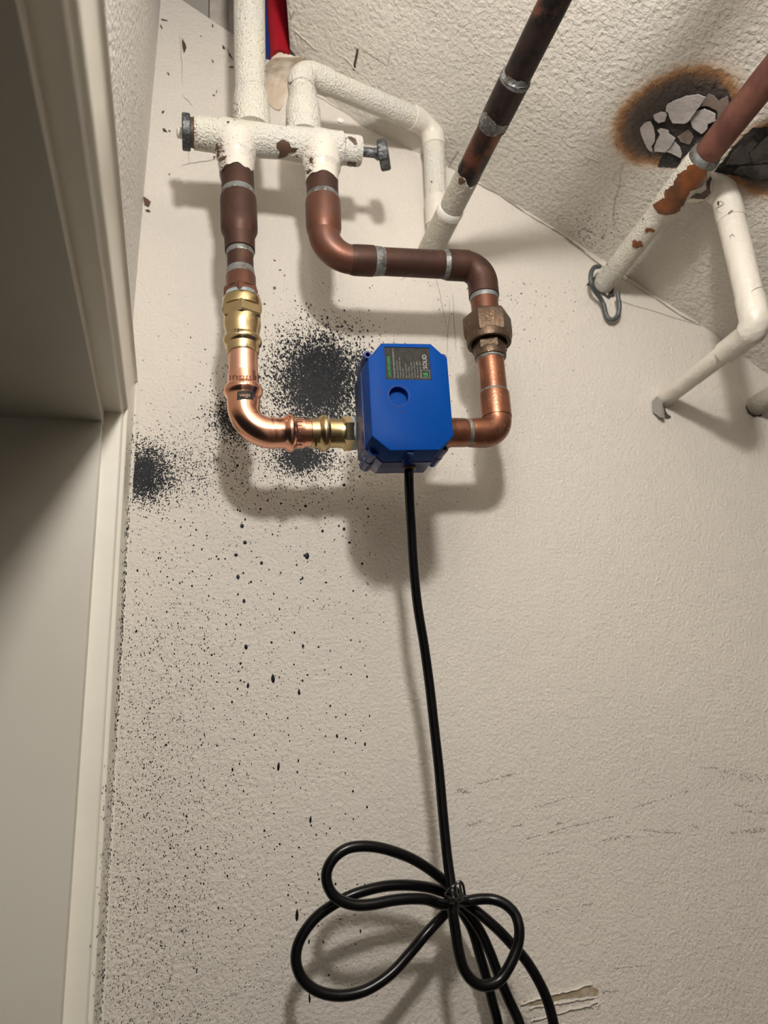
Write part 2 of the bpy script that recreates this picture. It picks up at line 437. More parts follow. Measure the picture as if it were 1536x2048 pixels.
def patch_geo(poly, cast, amp=.8, step=4, grid=5, thick=None, seed=3, bulge=0):
    rn = random.Random(seed); poly = jag(poly, amp, step, rn)
    vs = [Vector(p) for p in poly]; n = len(vs); ed = [(i, (i + 1) % n) for i in range(n)]
    xs = [p[0] for p in poly]; ys_ = [p[1] for p in poly]
    def inside(x, y):
        c = False; j = n - 1
        for i in range(n):
            if (poly[i][1] > y) != (poly[j][1] > y) and x < (poly[j][0] - poly[i][0]) * (y - poly[i][1]) / (poly[j][1] - poly[i][1]) + poly[i][0]: c = not c
            j = i
        return c
    x = min(xs)
    while x < max(xs):
        y = min(ys_)
        while y < max(ys_):
            if inside(x, y): vs.append(Vector((x, y)))
            y += grid
        x += grid
    rv, re_, rf, *_ = delaunay_2d_cdt(vs, ed, [], 1, 1e-4)
    V = []; ok = []
    for v in rv: q = cast(v.x, v.y); V.append(q)
    Fc = [tuple(f) for f in rf if all(V[i] is not None for i in f)]
    used = sorted({i for f in Fc for i in f}); mp = {o: k for k, o in enumerate(used)}
    V = [V[i] for i in used]; Fc = [tuple(mp[i] for i in f) for f in Fc]
    return V, Fc
def solid(V, Fc, dvec):
    """give a patch a back side so that it is a thin chip, not paper"""
    n = len(V); cnt = {}
    for f in Fc:
        for i in range(len(f)):
            e = (f[i], f[(i + 1) % len(f)]); k = tuple(sorted(e)); cnt.setdefault(k, []).append(e)
    V2 = list(V) + [v + dvec for v in V]
    F2 = list(Fc) + [tuple(n + i for i in reversed(f)) for f in Fc]
    for k, es in cnt.items():
        if len(es) == 1: a, b = es[0]; F2.append((b, a, n + a, n + b))
    return V2, F2
def stroke(pts, wd, cast, taper=True):
    """thin ribbon following surface"""
    V = []; Fc = []
    P2 = [Vector(p) for p in pts]; n = len(P2)
    for i, p in enumerate(P2):
        d = (P2[min(n - 1, i + 1)] - P2[max(0, i - 1)]).normalized(); nn = Vector((-d.y, d.x)) * wd * .5 * ((.25 + .75 * math.sin(math.pi * (i + .5) / n)) if taper else 1)
        for q in (p + nn, p - nn):
            c = cast(q.x, q.y); V.append(c)
    for i in range(n - 1):
        q = (2 * i, 2 * i + 1, 2 * i + 3, 2 * i + 2)
        if all(V[k] is not None for k in q): Fc.append(q)
    V = [v if v is not None else Vector((0, 0, CZ)) for v in V]
    used = sorted({i for f in Fc for i in f}); mp = {o: k for k, o in enumerate(used)}
    return [V[i] for i in used], [tuple(mp[i] for i in f) for f in Fc]
def jline(a, b, n=8, amp=1.5, seed=0):
    rn = random.Random(seed)
    return [(a[0] + (b[0] - a[0]) * i / n + rn.uniform(-amp, amp), a[1] + (b[1] - a[1]) * i / n + rn.uniform(-amp, amp)) for i in range(n + 1)]
#PARTS
H = .08        # stand-off of the valve loop from the wall
# ================================================================ painted crossover valve
A, B = P(385, 265.5, H), P(722, 303, H)
man = thing('crossover_valve', A.lerp(B, .5), 'white painted crossover valve body with four sockets, high on the wall at left', 'valve')
V, Fc = fit(A, B, [(387, 58), (388, 63), (410, 65), (424, 65), (426, 67), (444, 67), (447, 70), (520, 66), (560, 62), (600, 66), (640, 70), (660, 66), (683, 66), (686, 58), (700, 58), (718, 58), (721, 54), (721.5, 30)], 'x', 40)
mk('valve_body', V, Fc, m_white, man)
def vrun(x0, y0, x1, y1, off=H, off2=None):
    return P(x0, y0, off), P(x1, y1, off if off2 is None else off2)
a, b = vrun(500, 120, 504, 270)
mk('socket', *fit(a, b, [(183, 58), (187, 64), (196, 68), (215, 72), (238, 75), (262, 74)], n=36), m_white, man, sharp=50)
a, b = vrun(603, 120, 608, 280)
mk('socket', *fit(a, b, [(184, 52), (186, 57), (203, 57), (207, 63), (222, 69), (245, 70), (275, 68)], n=36), m_white, man, sharp=50)
aL, bL = vrun(471, 270, 474.5, 400)
mk('socket', *fit(aL, bL, [(275, 60), (277, 75), (284, 78), (314, 79), (316, 78), (318, 73.5), (335, 71), (340, 68), (351, 67.5)], n=40, ragged=.0022, seed=4), m_whitesm, man, sharp=50)
aR, bR = vrun(641.5, 285, 645, 400)
mk('socket', *fit(aR, bR, [(293, 60), (295, 73), (300, 76), (336, 77), (338, 76), (340, 71), (356, 66), (366, 65.5)], n=40, ragged=.0015, seed=9), m_whitesm, man, sharp=50)
# left end cap and bleeder, right stem with round handle
mk('bare_neck', *fit(A, B, [(380, 55), (388, 57)], 'x', 30), m_brown, man)
st = []
V, Fc = fit(A, B, [(364, 60), (364.5, 67), (366, 69.5), (379, 69.5), (380.5, 67), (381, 60)], 'x', 22)
mk('end_cap', V, Fc, m_cast, man, sharp=20, label='dark knurled end cap')
mk('bleeder_nub', *fit(A + Vector((0, .012, .010)), B + Vector((0, .012, .010)), [(353, 10), (355, 20), (364, 22)], 'x', 16), m_whitesm, man)
mk('valve_stem', *fit(A, B, [(718, 24), (724, 24), (724.2, 19), (748, 19), (752, 22), (757, 28)], 'x', 20), m_cast, man)
t0, t1 = on(A, B, px=757), on(A, B, px=777)
pA, pB = A.lerp(B, t0), A.lerp(B, t1)
dH = ((B - A).normalized() + Vector((0, -.42, .0))).normalized()
pc = (pA + pB) * .5 + Vector((0, 0, -.001))
rh = rad(pc, 60)
hv = []
pts = [pc + dH * q for q in (-.0044, -.0042, -.0030, .0034, .0046, .0048)]
V, Fc = sweep_axis(pts, [rh * .3, rh * .93, rh, rh, rh * .93, rh * .3], dH, 26)
for i, v in enumerate(V):                     # scalloped grip
    k = i % 26; ring = i // 26
    if 1 <= ring <= 4: V[i] = v - (v - pts[ring]) * (.05 if k % 2 else 0)
mk('handle', V, Fc, m_cast, man, sharp=20, label='dark round valve handle')
cs = caster(['valve_body', 'socket', 'socket.001', 'socket.002', 'socket.003'], .0005)
def chips(par, cast, polys, mat, name='paint_chip', amp=.9, lift=.0004, seed=11):
    g = [patch_geo(p, cast, amp, 3, 5, seed=seed + i) for i, p in enumerate(polys)]
    for q in g:
        if q[1]: mk(name, *q, mat, par)
chips(man, cs, [[(553, 286), (560, 281), (568, 279), (577, 284), (583, 296), (597, 295), (590, 303), (577, 306), (570, 314), (556, 316), (560, 303), (554, 296)],
                [(694, 324), (701, 322), (712, 324), (713, 331), (706, 335), (693, 332)],
                [(694, 273), (702, 274), (712, 280), (714, 290), (707, 288), (700, 279)],
                [(453, 244), (457, 242), (460, 245), (456, 247)], [(381, 246), (387, 250), (387, 262), (384, 270), (388, 276), (387, 284), (381, 282)],
                [(440, 318), (446, 313), (455, 312), (448, 319), (441, 322)], [(442, 350), (448, 344), (455, 348), (458, 352), (449, 355)], [(446, 304), (449, 300), (450, 304)],
                [(619, 318), (624, 314), (627, 319), (625, 328), (620, 324)], [(614, 342), (621, 338), (624, 341), (618, 347), (614, 348)], [(591, 310), (597, 311), (594, 315)],
                [(432, 288), (436, 284), (438, 300), (436, 306), (432, 300)], [(434, 305), (437, 303), (440, 312), (436, 316)]], m_brown)

# ================================================================ painted riser above the valve
a, b = P(495.5, -260, H), P(501, 215, H)
rp = thing('white_riser_pipe', b, 'thick white painted pipe rising straight out of the top frame edge', 'pipe')
mk('pipe', *fit(a, b, [(-260, 62.5), (0, 62), (100, 62), (181, 60), (184, 60), (200, 58)], n=36), m_white, rp)

# ================================================================ white crossover pipe to the right
O2 = .028
c0, c1, c2, c3 = P(603.5, 188, H), P(600, 142, H), P(866, 252, O2), P(876, 476, .012)
cp = thing('white_crossover_pipe', c0, 'white painted pipe running right from the valve then down behind the sloping pipe', 'pipe')
r1 = .0110
path = fillet([c0, c1, c2, c3], [.017, .015], 12)
mk('pipe', *sweep(path, [r1] * len(path), 32), m_white, cp)
def sub(p0, p1, p2, t0, t1, rr, rf):          # elbow fitting: thicker tube around a corner
    a = p1.lerp(p0, t0); b = p1.lerp(p2, t1); q = fillet([a, p1, b], [rf], 12)
    rs = [rr] * len(q); return sweep([q[0] - (q[1] - q[0]).normalized() * .0006] + q + [q[-1] + (q[-1] - q[-2]).normalized() * .0006], [rr * .93] + rs + [rr * .93], 32)
L01, L12, L23 = (c1 - c0).length, (c2 - c1).length, (c3 - c2).length
mk('elbow', *sub(c0, c1, c2, .0135 / L01 * 1.5 if L01 > .02 else .9, .030 / L12, .0122, .017), m_white, cp)
mk('elbow', *sub(c1, c2, c3, .028 / L12, .024 / L23, .0120, .015), m_whitesm, cp)
q = c2.lerp(c3, .655); dd = (c3 - c2).normalized()
mk('coupling', *sweep_axis([q, q + dd * .0006, q + dd * .03], [.0112, .0119, .0119], dd, 30), m_whitesm, cp)
chips(cp, caster(['pipe.001', 'elbow'], .0005), [[(577, 163), (582, 162), (585, 166), (581, 169), (577, 167)], [(861, 362), (866, 364), (864, 367)]], m_brown)

# ================================================================ left copper riser (old)
A, B = P(475, 345, H), P(483, 600, H)
lr = thing('old_copper_riser', A, 'dark brown old copper riser with stepped coupling below left valve socket', 'pipe')
mk('pipe', *fit(A, B, [(330, 64), (400, 65)], n=36), m_old, lr)
mk('solder_ring', *fit(A, B, [(384, 64.5), (389, 66.5), (394, 69), (397, 70)], n=36), m_solder, lr)
mk('coupling', *fit(A, B, [(396, 69), (398, 71), (404, 72), (455, 73), (463, 72), (474, 61.5), (476, 60.5), (500, 60), (503, 59.5), (503.5, 53)], n=40), m_old, lr)
mk('pipe', *fit(A, B, [(490, 52), (556, 52.5)], n=32), m_old, lr)
mk('solder_ring', *fit(A, B, [(503, 53), (505, 55.5), (511, 54), (513, 53)], n=32), m_solder, lr)
mk('solder_ring', *fit(A, B, [(540, 53.3), (547, 55), (553, 57), (555, 57.5)], n=32), m_solder, lr)
mk('adapter_sleeve', *fit(A, B, [(553, 56), (555, 59), (576, 59.5), (584, 66)], n=36), m_old2, lr)
mk('adapter_hex', *fit(A, B, [(578, 60), (582, 70), (586, 74), (596, 75), (600, 72), (604, 64)], n=6, rot=.35), m_old2, lr, sharp=20)
mk('thread_tape', *fit(A, B, [(592, 66), (595, 71), (597, 69), (599, 71.5), (601, 69.5), (604, 72), (607, 70)], n=36), m_tape, lr)

# ================================================================ brass press adapter on the riser
A, B = P(484, 600, H), P(486.5, 760, H)
ba = thing('brass_press_adapter', A, 'shiny brass press adapter on the vertical riser above the new copper elbow', 'fitting')
mk('collar', *fit(A, B, [(599, 60), (600, 72), (602, 76), (607, 78), (614, 79), (620, 78)], n=40), m_brass, ba)
mk('hex', *fit(A, B, [(617, 76), (619, 81), (622, 84), (637, 84), (641, 80), (643, 74)], n=6, rot=.42), m_brass, ba, sharp=20)
mk('barrel', *fit(A, B, [(640, 72), (648, 73.5), (654, 73), (662, 69), (671, 66.5), (675, 66), (677, 70), (680, 75), (684, 76.5), (688, 75), (691, 70), (693, 66), (700, 65), (706, 64), (709, 62), (709.5, 58)], n=40), m_brass, ba)
# ================================================================ new copper press elbow with stub pipes
C = P(487.5, 866, H); T = P(486, 700, H); E_ = P(632, 866, H)
A2, B2 = T, C
pe = thing('copper_press_elbow', C, 'shiny new copper press elbow bending from the riser to the blue valve', 'fitting')
mk('stub_pipe', *fit(A2, B2, [(703, 58), (770, 58)], n=40), m_newb, pe)
mk('press_sleeve', *fit(A2, B2, [(749, 58), (749.5, 61), (768, 62), (772, 64), (775, 72), (780, 76.5), (784, 77.5), (788, 76), (792, 70), (796, 66), (812, 65)], n=44), m_new, pe)
pv = A2.lerp(B2, on(A2, B2, py=808)); ph = C.lerp(E_, on(C, E_, px=546))
rv = rad(pv, 65)
q = fillet([pv, C, ph], [min((pv - C).length, (ph - C).length) * .93], 18)
rs = [rv * (1 - .07 * math.sin(math.pi * i / (len(q) - 1))) for i in range(len(q))]
mk('elbow_bend', *sweep(q, rs, 44), m_new, pe)
mk('press_sleeve', *fit(C, E_, [(543, 62), (566, 62), (569, 65), (572, 71), (576, 75.5), (580, 77), (584, 75), (587, 69), (590, 64), (592, 62.5), (607, 62), (607.5, 58)], 'x', 44), m_new, pe)
mk('stub_pipe', *fit(C, E_, [(600, 56), (624, 56)], 'x', 40), m_new, pe)
# ticks printed on the sleeves
cs = caster(['press_sleeve'], .00025); g = []
for i, x in enumerate([460, 466, 473, 480, 487, 494, 501, 507, 512]):
    g.append(stroke([(x, 751), (x, 758), (x, 766)], 1.2, cs, False))
for k in range(7): g.append(stroke([(466 + 6.5 * k, 752 + (k % 3)), (472 + 6 * k, 751 + (k % 2) * 2)], 1.1, cs, False))
cs2 = caster(['press_sleeve.001'], .00025)
for y in (835, 843, 851, 859, 867, 875, 883, 890): g.append(stroke([(592, y), (598, y), (605, y)], 1.2, cs2, False))
for x in (594, 600): g.append(stroke([(x, 838), (x, 850), (x, 864)], 1.0, cs2, False)); g.append(stroke([(x, 870), (x, 880), (x, 888)], 1.0, cs2, False))
mk('insertion_marks', *join(*g), m_redcop, pe, kind='stuff')

# text helper: flat print wrapped on to a surface
def text_mesh(body, mat, par, name, cast, p0, ux, uy, size, align='LEFT', bold=0, sub_=0):
    cu = bpy.data.curves.new(name, 'FONT'); cu.body = body; cu.size = 1; cu.align_x = align; cu.resolution_u = 3; cu.offset = bold
    o = bpy.data.objects.new(name, cu); COL.objects.link(o)
    bpy.context.view_layer.update()
    dg = bpy.context.evaluated_depsgraph_get(); me = bpy.data.meshes.new_from_object(o.evaluated_get(dg))
    V = [cast(p0[0] + (ux[0] * v.co.x + uy[0] * v.co.y) * size, p0[1] + (ux[1] * v.co.x + uy[1] * v.co.y) * size) for v in me.vertices]
    Fc = [tuple(p.vertices) for p in me.polygons if all(V[i] is not None for i in p.vertices)]
    V = [v if v is not None else Vector((0, 0, CZ)) for v in V]
    used = sorted({i for f in Fc for i in f}); mp = {q_: k for k, q_ in enumerate(used)}
    V = [V[i] for i in used]; Fc = [tuple(mp[i] for i in f) for f in Fc]
    bpy.data.objects.remove(o); bpy.data.meshes.remove(me)
    if V: return mk(name, V, Fc, mat, par, smooth='raw' if False else True, sharp=0)
cs = caster(['press_sleeve', 'elbow_bend'], .0003)
mk('printed_badge', *patch_geo([(475, 783), (490, 781), (507, 783), (507, 799), (490, 798), (474, 800)], cs, .2, 4, 3), m_label, pe, label='black printed badge')
cs3 = caster(['press_sleeve', 'elbow_bend'], .0006)
text_mesh('viega', m_badge, pe, 'badge_print', cs3, (479, 793.5), (1, 0), (0, -1), 10.5, bold=-.005)
text_mesh('7.5', m_redcop, pe, 'stamped_print', cs3, (509, 797), (1, .1), (0, -1), 8)

# ================================================================ second brass adapter, into the valve
A, B = C, P(720, 867, H)
bb = thing('brass_press_adapter', A.lerp(B, .7), 'shiny brass press adapter on the level run left of the blue valve', 'fitting')
mk('barrel', *fit(A, B, [(620, 56), (621, 60), (636, 61), (638, 65), (641, 71), (645, 74.5), (648, 75), (652, 73), (655, 66), (657, 59), (676, 58), (684, 60), (686, 62)], 'x', 44), m_brass, bb)
mk('hex', *fit(A, B, [(683, 60), (686, 67), (688, 70), (700, 70), (703, 68), (704, 60)], 'x', 6, rot=.25), m_brass, bb, sharp=20)
mk('thread_tape', *fit(A, B, [(702, 62), (704, 66), (706, 68), (708, 66), (711, 68), (713, 64)], 'x', 36), m_tape, bb)
cs = caster(['barrel.001'], .0003)
text_mesh('viega', m_old, bb, 'stamped_print', cs, (634, 893), (0, -1), (-1, 0), 8, bold=.02)
text_mesh('7.5', m_old, bb, 'stamped_print', cs, (670, 884), (0, -1), (-1, 0), 9)
cs = caster(['barrel'], .0003)
text_mesh('7.5', m_old, ba, 'stamped_print', cs, (468, 664), (1, 0), (0, -1), 9)

# ================================================================ motorised valve
FO, BO = .142, .100                     # front and back of the actuator box
oct_px = [(763, 685.5), (862, 687), (895, 717), (907.5, 872), (880, 900), (780, 901), (744, 872), (736, 717.5)]
octw = [P(x, y, FO) for x, y in oct_px]
cen = sum(octw, Vector()) / 8
va = thing('motorized_valve', Vector((cen.x, D - H, cen.z)), 'bright blue octagonal motorized valve actuator with dark printed label, in the copper loop', 'valve')
yF = D - FO
def p2(v): return (v.x, v.z)
outer = [p2(v) for v in octw]
def scalep(poly, s):
    cx = sum(p[0] for p in poly) / len(poly); cz_ = sum(p[1] for p in poly) / len(poly)
    return [(cx + (x - cx) * s, cz_ + (z - cz_) * s) for x, z in poly]
def inset(poly, d):
    cx = sum(p[0] for p in poly) / len(poly); cz_ = sum(p[1] for p in poly) / len(poly); out = []
    for x, z in poly:
        l = math.hypot(x - cx, z - cz_); out.append((x + (x - cx) / l * -d, z + (z - cz_) / l * -d))
    return out
hc = P(797.5, 791.5, FO); hr = rad(hc, 40)
circ = [(hc.x + hr * math.cos(2 * math.pi * k / 32), hc.z + hr * math.sin(2 * math.pi * k / 32)) for k in range(32)]
lab_px = [(768, 693.5), (858, 695.5), (863, 760), (772.5, 759)]
labw = [p2(P(x, y, FO)) for x, y in lab_px]
ins = inset(outer, .0011)
loops = [[Vector((x, z, 0)) for x, z in q] for q in (ins, circ[::-1], labw[::-1])]
tri = tessellate_polygon(loops)
flat = [v for q in loops for v in q]
V = [Vector((v.x, yF, v.y)) for v in flat]; Fc = [tuple(f) for f in tri]
n0 = len(V)
# hole walls + bottoms
def well(loop, depth, start):
    k0 = len(V); n = len(loop)
    for v in loop: V.append(Vector((v.x, yF + depth, v.y)))
    for i in range(n): Fc.append((start + i, start + (i + 1) % n, k0 + (i + 1) % n, k0 + i))
    Fc.append(tuple(k0 + i for i in range(n)))
well(loops[1], .0048, len(loops[0])); well(loops[2], .0009, len(loops[0]) + len(loops[1]))
# bevelled rim and sides of the cover
def ring(poly, y):
    k = len(V); V.extend(Vector((x, y, z)) for x, z in poly); return k
prev = 0
for poly, y in ((inset(outer, .0004), yF + .0003), (outer, yF + .0010), (scalep(outer, 1.012), D - .1225), (scalep(outer, .99), D - .1220), (scalep(outer, .99), D - .1208)):
    k = ring(poly, y)
    for i in range(8): Fc.append((prev + i, prev + (i + 1) % 8, k + (i + 1) % 8, k + i))
    prev = k
mk('cover', V, Fc, m_blue, va, sharp=30)
V = []; Fc = []; prev = None
for s, y in ((1.0, D - .1212), (1.02, D - .1208), (1.03, D - BO - .001), (1.02, D - BO)):
    k = ring(scalep(outer, s), y)
    if prev is not None:
        for i in range(8): Fc.append((prev + i, prev + (i + 1) % 8, k + (i + 1) % 8, k + i))
    prev = k
Fc.append(tuple(range(8))); Fc.append(tuple(prev + i for i in range(8)))
mk('housing', V, Fc, m_bluei, va, sharp=30)
# screw bosses at the four corners: hollow tubes
for (x, y, wpx, x2, y2) in ((735.5, 709, 17, 735.5, 709), (748, 902, 22, 748, 902), (889, 896, 18, 889, 896), (886, 715, 17, 886, 715)):
    a = P(x, y, .1275); r = rad(a, wpx); b = Vector((a.x, D - .0985, a.z)); d = b - a
    ri = r * .55; n = 24; rings = [(a + d * .35, .001), (a + d * .35, ri), (a, ri), (a, r * .96), (a + d * .02, r), (a + d * .46, r * 1.0), (a + d * .47, r * .9), (a + d * .49, r * .9), (a + d * .5, r * 1.12), (b, r * 1.12), (b, .001)]
    V, Fc = sweep_axis([q_[0] for q_ in rings], [q_[1] for q_ in rings], d, n, cap=False)
    mk('screw_boss', V, Fc, m_bluei, va, sharp=30)
    # web joining boss to body
    c = Vector((cen.x, a.y, cen.z)); wd = (c - a).normalized(); s = Vector((-wd.z, 0, wd.x)) * r * .9
    V = []
    for q_ in (a + d * .12, b + Vector((0, -.001, 0))):
        V += [q_ + s, q_ - s, q_ - s + wd * .008, q_ + s + wd * .008]
    # leave the boss bore open: web starts behind the bore radius
    for i in (0, 1, 4, 5): V[i] = V[i] + wd * ri * 1.3
    mk('boss_web', V, [(0, 1, 2, 3), (7, 6, 5, 4), (0, 4, 5, 1), (1, 5, 6, 2), (2, 6, 7, 3), (3, 7, 4, 0)], m_bluei, va, smooth=False)
# side ribs
for (xa, xb, y0_, y1_, o0, o1) in ((806, 818, 902, 902, .1405, .1235),):
    a, b = P(xa, y0_, .13), P(xb, y0_, .13); z1 = outer[4][1] + .001
    mk('side_rib', *box(a.x, b.x, D - .1395, D - .1225, z1 - .0035, z1), m_bluei, va, smooth=False)
# faint circle moulding and dial marks on the face
fc_ = lambda x, y: P(x, y, FO + .00018)
def arc(cx, cy, r, a0, a1, wd, n=24):
    return stroke([(cx + r * math.cos(a0 + (a1 - a0) * i / n), cy + r * math.sin(a0 + (a1 - a0) * i / n)) for i in range(n + 1)], wd, fc_, False)
mk('moulded_ring', *join(arc(803, 881, 14.5, 0, 2 * math.pi, .7, 40)), m_bluei, va)
mk('dial_rim', *join(arc(797.5, 791.5, 21.2, 0, 2 * math.pi, 1.3, 48)), m_bluei, va)
text_mesh('Shut', m_bluei, va, 'moulded_lettering', fc_, (753, 784.5), (.98, .2), (.1, -1), 7.5)
text_mesh('Open', m_bluei, va, 'moulded_lettering', fc_, (794, 823), (.98, .2), (.1, -1), 7.5)
# label
lc = lambda x, y: P(x, y, FO - .0006)
o = mk('label', [P(x, y, FO - .0005) for x, y in lab_px] + [P(x, y, FO - .00085) for x, y in lab_px], [(0, 1, 2, 3), (7, 6, 5, 4)] + [(i, (i + 1) % 4, 4 + (i + 1) % 4, 4 + i) for i in range(4)], m_label, va, smooth=False, label='dark grey printed label')
lt = lambda x, y: P(x, y, FO - .00035)
up = (-.075, -1.0); rt = (1, .01)
def LT(s, x, y, size, mat, bold=0, nm='label_text', stretch=1):
    text_mesh(s, mat, o, nm, lt, (x, y), (up[0] * stretch, up[1] * stretch), (-1, -.02), size, bold=bold)
LT('USS-MSV20002', 782.5, 754, 8.3, m_green, .012, 'label_model_line', .80)
rows = ['Port Size: NPT DN20 3/4" Full Port', 'Material: Stainless Steel', 'Voltage: AC/DC 9-24V 2W', 'IP Rate: IP65', 'Max. Torque: 2Nm', 'Power: 4 Watt', 'Ambient Temp.: 60\u00b0C', 'Open/Close Time: 5s', 'Max. Pressure: 1.0MPa', 'Medium Temp.: 100\u00b0C']
for i, s in enumerate(rows): LT(s, 791.5 + i * 5.75, 755.5, 4.3, m_ltext, .008, 'label_text', .84)
# rotated lettering of the maker: baseline towards larger x, read bottom to top
text_mesh('SOLID', m_ltextw, o, 'label_logo_word', lt, (854.5, 738.0), (up[0] * .88, up[1] * .88), (-1, -.02), 12.0, bold=-.01)
text_mesh('US', m_green, o, 'label_logo_mark', lt, (855.5, 754.0), (up[0] * .62, up[1] * .62), (-1, -.02), 11.5, bold=.045)
g = [stroke(s, .8, lt, False) for s in ([(843.5, 755.5), (860, 756)], [(842.5, 740), (859, 740.5)], [(843.5, 755.5), (842.5, 740)], [(860, 756), (859, 740.5)], [(789, 757), (785, 697)])]
mk('label_logo_frame', *join(*g), m_ltext, o)
# cable gland and valve body behind the box
gx = P(818, 924, .1115); zb = min(z for x, z in outer) - .0006
V, Fc = sweep_axis([Vector((gx.x, D - .1115, zb + .004)), Vector((gx.x, D - .1115, zb - .0004)), Vector((gx.x, D - .1115, zb - .0008)), Vector((gx.x, D - .1115, zb - .0012))], [.0048, .0048, .0044, .0030], Vector((0, 0, -1)), 28)
mk('cable_gland', V, Fc, m_old2, va)
A, B = C, P(925, 865, H)
mk('valve_barrel', *fit(A, B, [(708, 54), (709, 62), (722, 62), (725, 70), (735, 72), (770, 76), (850, 76), (878, 70), (883, 62), (890, 61)], 'x', 36), m_brass, va)
mk('mounting_stem', *sweep_axis([Vector((cen.x, D - H, C.z)), Vector((cen.x, D - .104, C.z))], [.013, .013], Vector((0, -1, 0)), 24), m_brass, va)

# ================================================================ lower right copper: adapter, elbow, riser to the union
C2 = P(999, 866, H)
A, B = P(880, 865, H), C2
lo_ = thing('lower_copper_run', C2, 'reddish copper run with rounded elbow from the blue valve up to the bronze union', 'pipe')
mk('adapter', *fit(A, B, [(874, 62), (876, 63.5), (884, 63), (898, 62), (902, 59), (906, 59), (928, 58), (932, 56)], 'x', 40), m_old3, lo_)
mk('solder_ring', *fit(A, B, [(929, 54), (932, 56.5), (937, 56.5), (941, 57)], 'x', 36), m_solder, lo_)
U0, U1 = P(978, 690, H), P(995.5, 860, H)
pu = U0.lerp(U1, on(U0, U1, py=832)); pl = A.lerp(B, on(A, B, px=966))
mk('elbow_sleeve', *fit(A, B, [(938, 55), (939, 58), (944, 59), (972, 60)], 'x', 40), m_old3, lo_)
cc_ = P(996, 864.5, H)
q = fillet([pl, cc_, pu], [.0125], 16)
mk('elbow_bend', *sweep(q, [rad(pl, 60) * .99] * len(q), 44), m_old3, lo_)
mk('elbow_sleeve', *fit(U0, U1, [(787, 57), (788, 60), (794, 61), (836, 61.5)], n=40), m_old3, lo_)
mk('solder_ring', *fit(U0, U1, [(783, 54), (787, 57), (789, 59.5), (790, 59)], n=36), m_solder, lo_)
mk('pipe', *fit(U0, U1, [(705, 53), (790, 54)], n=40), m_old3, lo_)
mk('solder_ring', *fit(U0, U1, [(715, 56), (719, 57), (722, 54)], n=36), m_solder, lo_)
# ================================================================ union
X0, X1 = P(968.5, 590, H), P(982, 725, H)
un = thing('pipe_union', X0.lerp(X1, .5), 'dull bronze hexagonal union on the right copper riser', 'fitting')
mk('union_tail', *fit(X0, X1, [(612, 50), (660, 50), (672, 52)], n=36), m_union, un)
mk('union_nut', *fit(X0, X1, [(630, 58), (632, 84), (636, 94), (640, 97), (664, 98), (672, 97), (677, 95), (678, 93)], n=6, rot=.82), m_union, un, sharp=20)
mk('nut_rim', *fit(X0, X1, [(673, 84), (676, 90), (685, 90), (689, 88), (690, 84), (689, 72), (684, 70)], n=44, cap=False), m_union, un)
mk('tailpiece_hex', *fit(X0, X1, [(676, 60), (680, 66), (706, 68), (708, 64)], n=6, rot=.62), m_union, un, sharp=20)
mk('tailpiece_collar', *fit(X0, X1, [(703, 62), (705, 64), (713, 64), (717, 62), (718, 56)], n=40), m_union, un)
# ================================================================ upper right copper run
ur = thing('upper_copper_run', P(830, 527, H), 'brown copper run stepping right from the valve above the blue box, down to the union', 'pipe')
V0, V1 = P(644.5, 360, H), P(649, 500, H)
mk('pipe', *fit(V0, V1, [(352, 63), (402, 63.5)], n=40), m_old, ur)
mk('solder_ring', *fit(V0, V1, [(394, 63.5), (398, 65.5), (403, 68), (405, 69)], n=36), m_solder, ur)
mk('elbow_sleeve', *fit(V0, V1, [(403, 66), (405, 70), (412, 71), (456, 71), (466, 66), (474, 60)], n=40), m_old2, ur)
Hc = P(655, 517.5, H); H1 = P(957, 533, H)
cz1 = P(650.5, 519, H)
pa = V0.lerp(V1, on(V0, V1, py=462)); pb = Hc.lerp(H1, on(Hc, H1, px=712))
q = fillet([pa, cz1, pb], [min((pa - cz1).length, (pb - cz1).length) * .9], 18)
ra, rb = rad(pa, 64), rad(pb, 57)
mk('elbow_bend', *sweep(q, [ra + (rb - ra) * min(1, i / (len(q) - 1) * 1.3) for i in range(len(q))], 44), m_old2, ur)
mk('elbow_sleeve', *fit(Hc, H1, [(700, 57), (706, 60), (712, 61), (745, 61), (747, 58)], 'x', 40), m_old, ur)
mk('solder_ring', *fit(Hc, H1, [(745, 58), (748, 59), (756, 57.5), (764, 56), (766, 55)], 'x', 36), m_solder, ur)
mk('pipe', *fit(Hc, H1, [(735, 55), (900, 55)], 'x', 40), m_old, ur)
mk('solder_ring', *fit(Hc, H1, [(884, 55), (887, 57), (892, 58.5), (895, 59)], 'x', 36), m_solder, ur)
mk('elbow_sleeve', *fit(Hc, H1, [(892, 57), (894, 60.5), (900, 61), (935, 61)], 'x', 40), m_old, ur)
Y0, Y1 = P(963, 540, H), P(971.5, 632, H)
cz2 = P(961, 534, H)
pa = Hc.lerp(H1, on(Hc, H1, px=926)); pb = Y0.lerp(Y1, on(Y0, Y1, py=572))
q = fillet([pa, cz2, pb], [min((pa - cz2).length, (pb - cz2).length) * .95], 18)
ra, rb = rad(pa, 60), rad(pb, 60)
mk('elbow_bend', *sweep(q, [ra + (rb - ra) * i / (len(q) - 1) for i in range(len(q))], 44), m_old, ur)
mk('elbow_sleeve', *fit(Y0, Y1, [(562, 60), (588, 60.5), (594, 60.5), (595, 55)], n=40), m_old, ur)
mk('solder_ring', *fit(Y0, Y1, [(592, 55), (596, 57.5), (600, 57), (603, 55.5)], n=36), m_solder, ur)
mk('pipe', *fit(Y0, Y1, [(585, 54), (640, 55)], n=40), m_old2, ur)

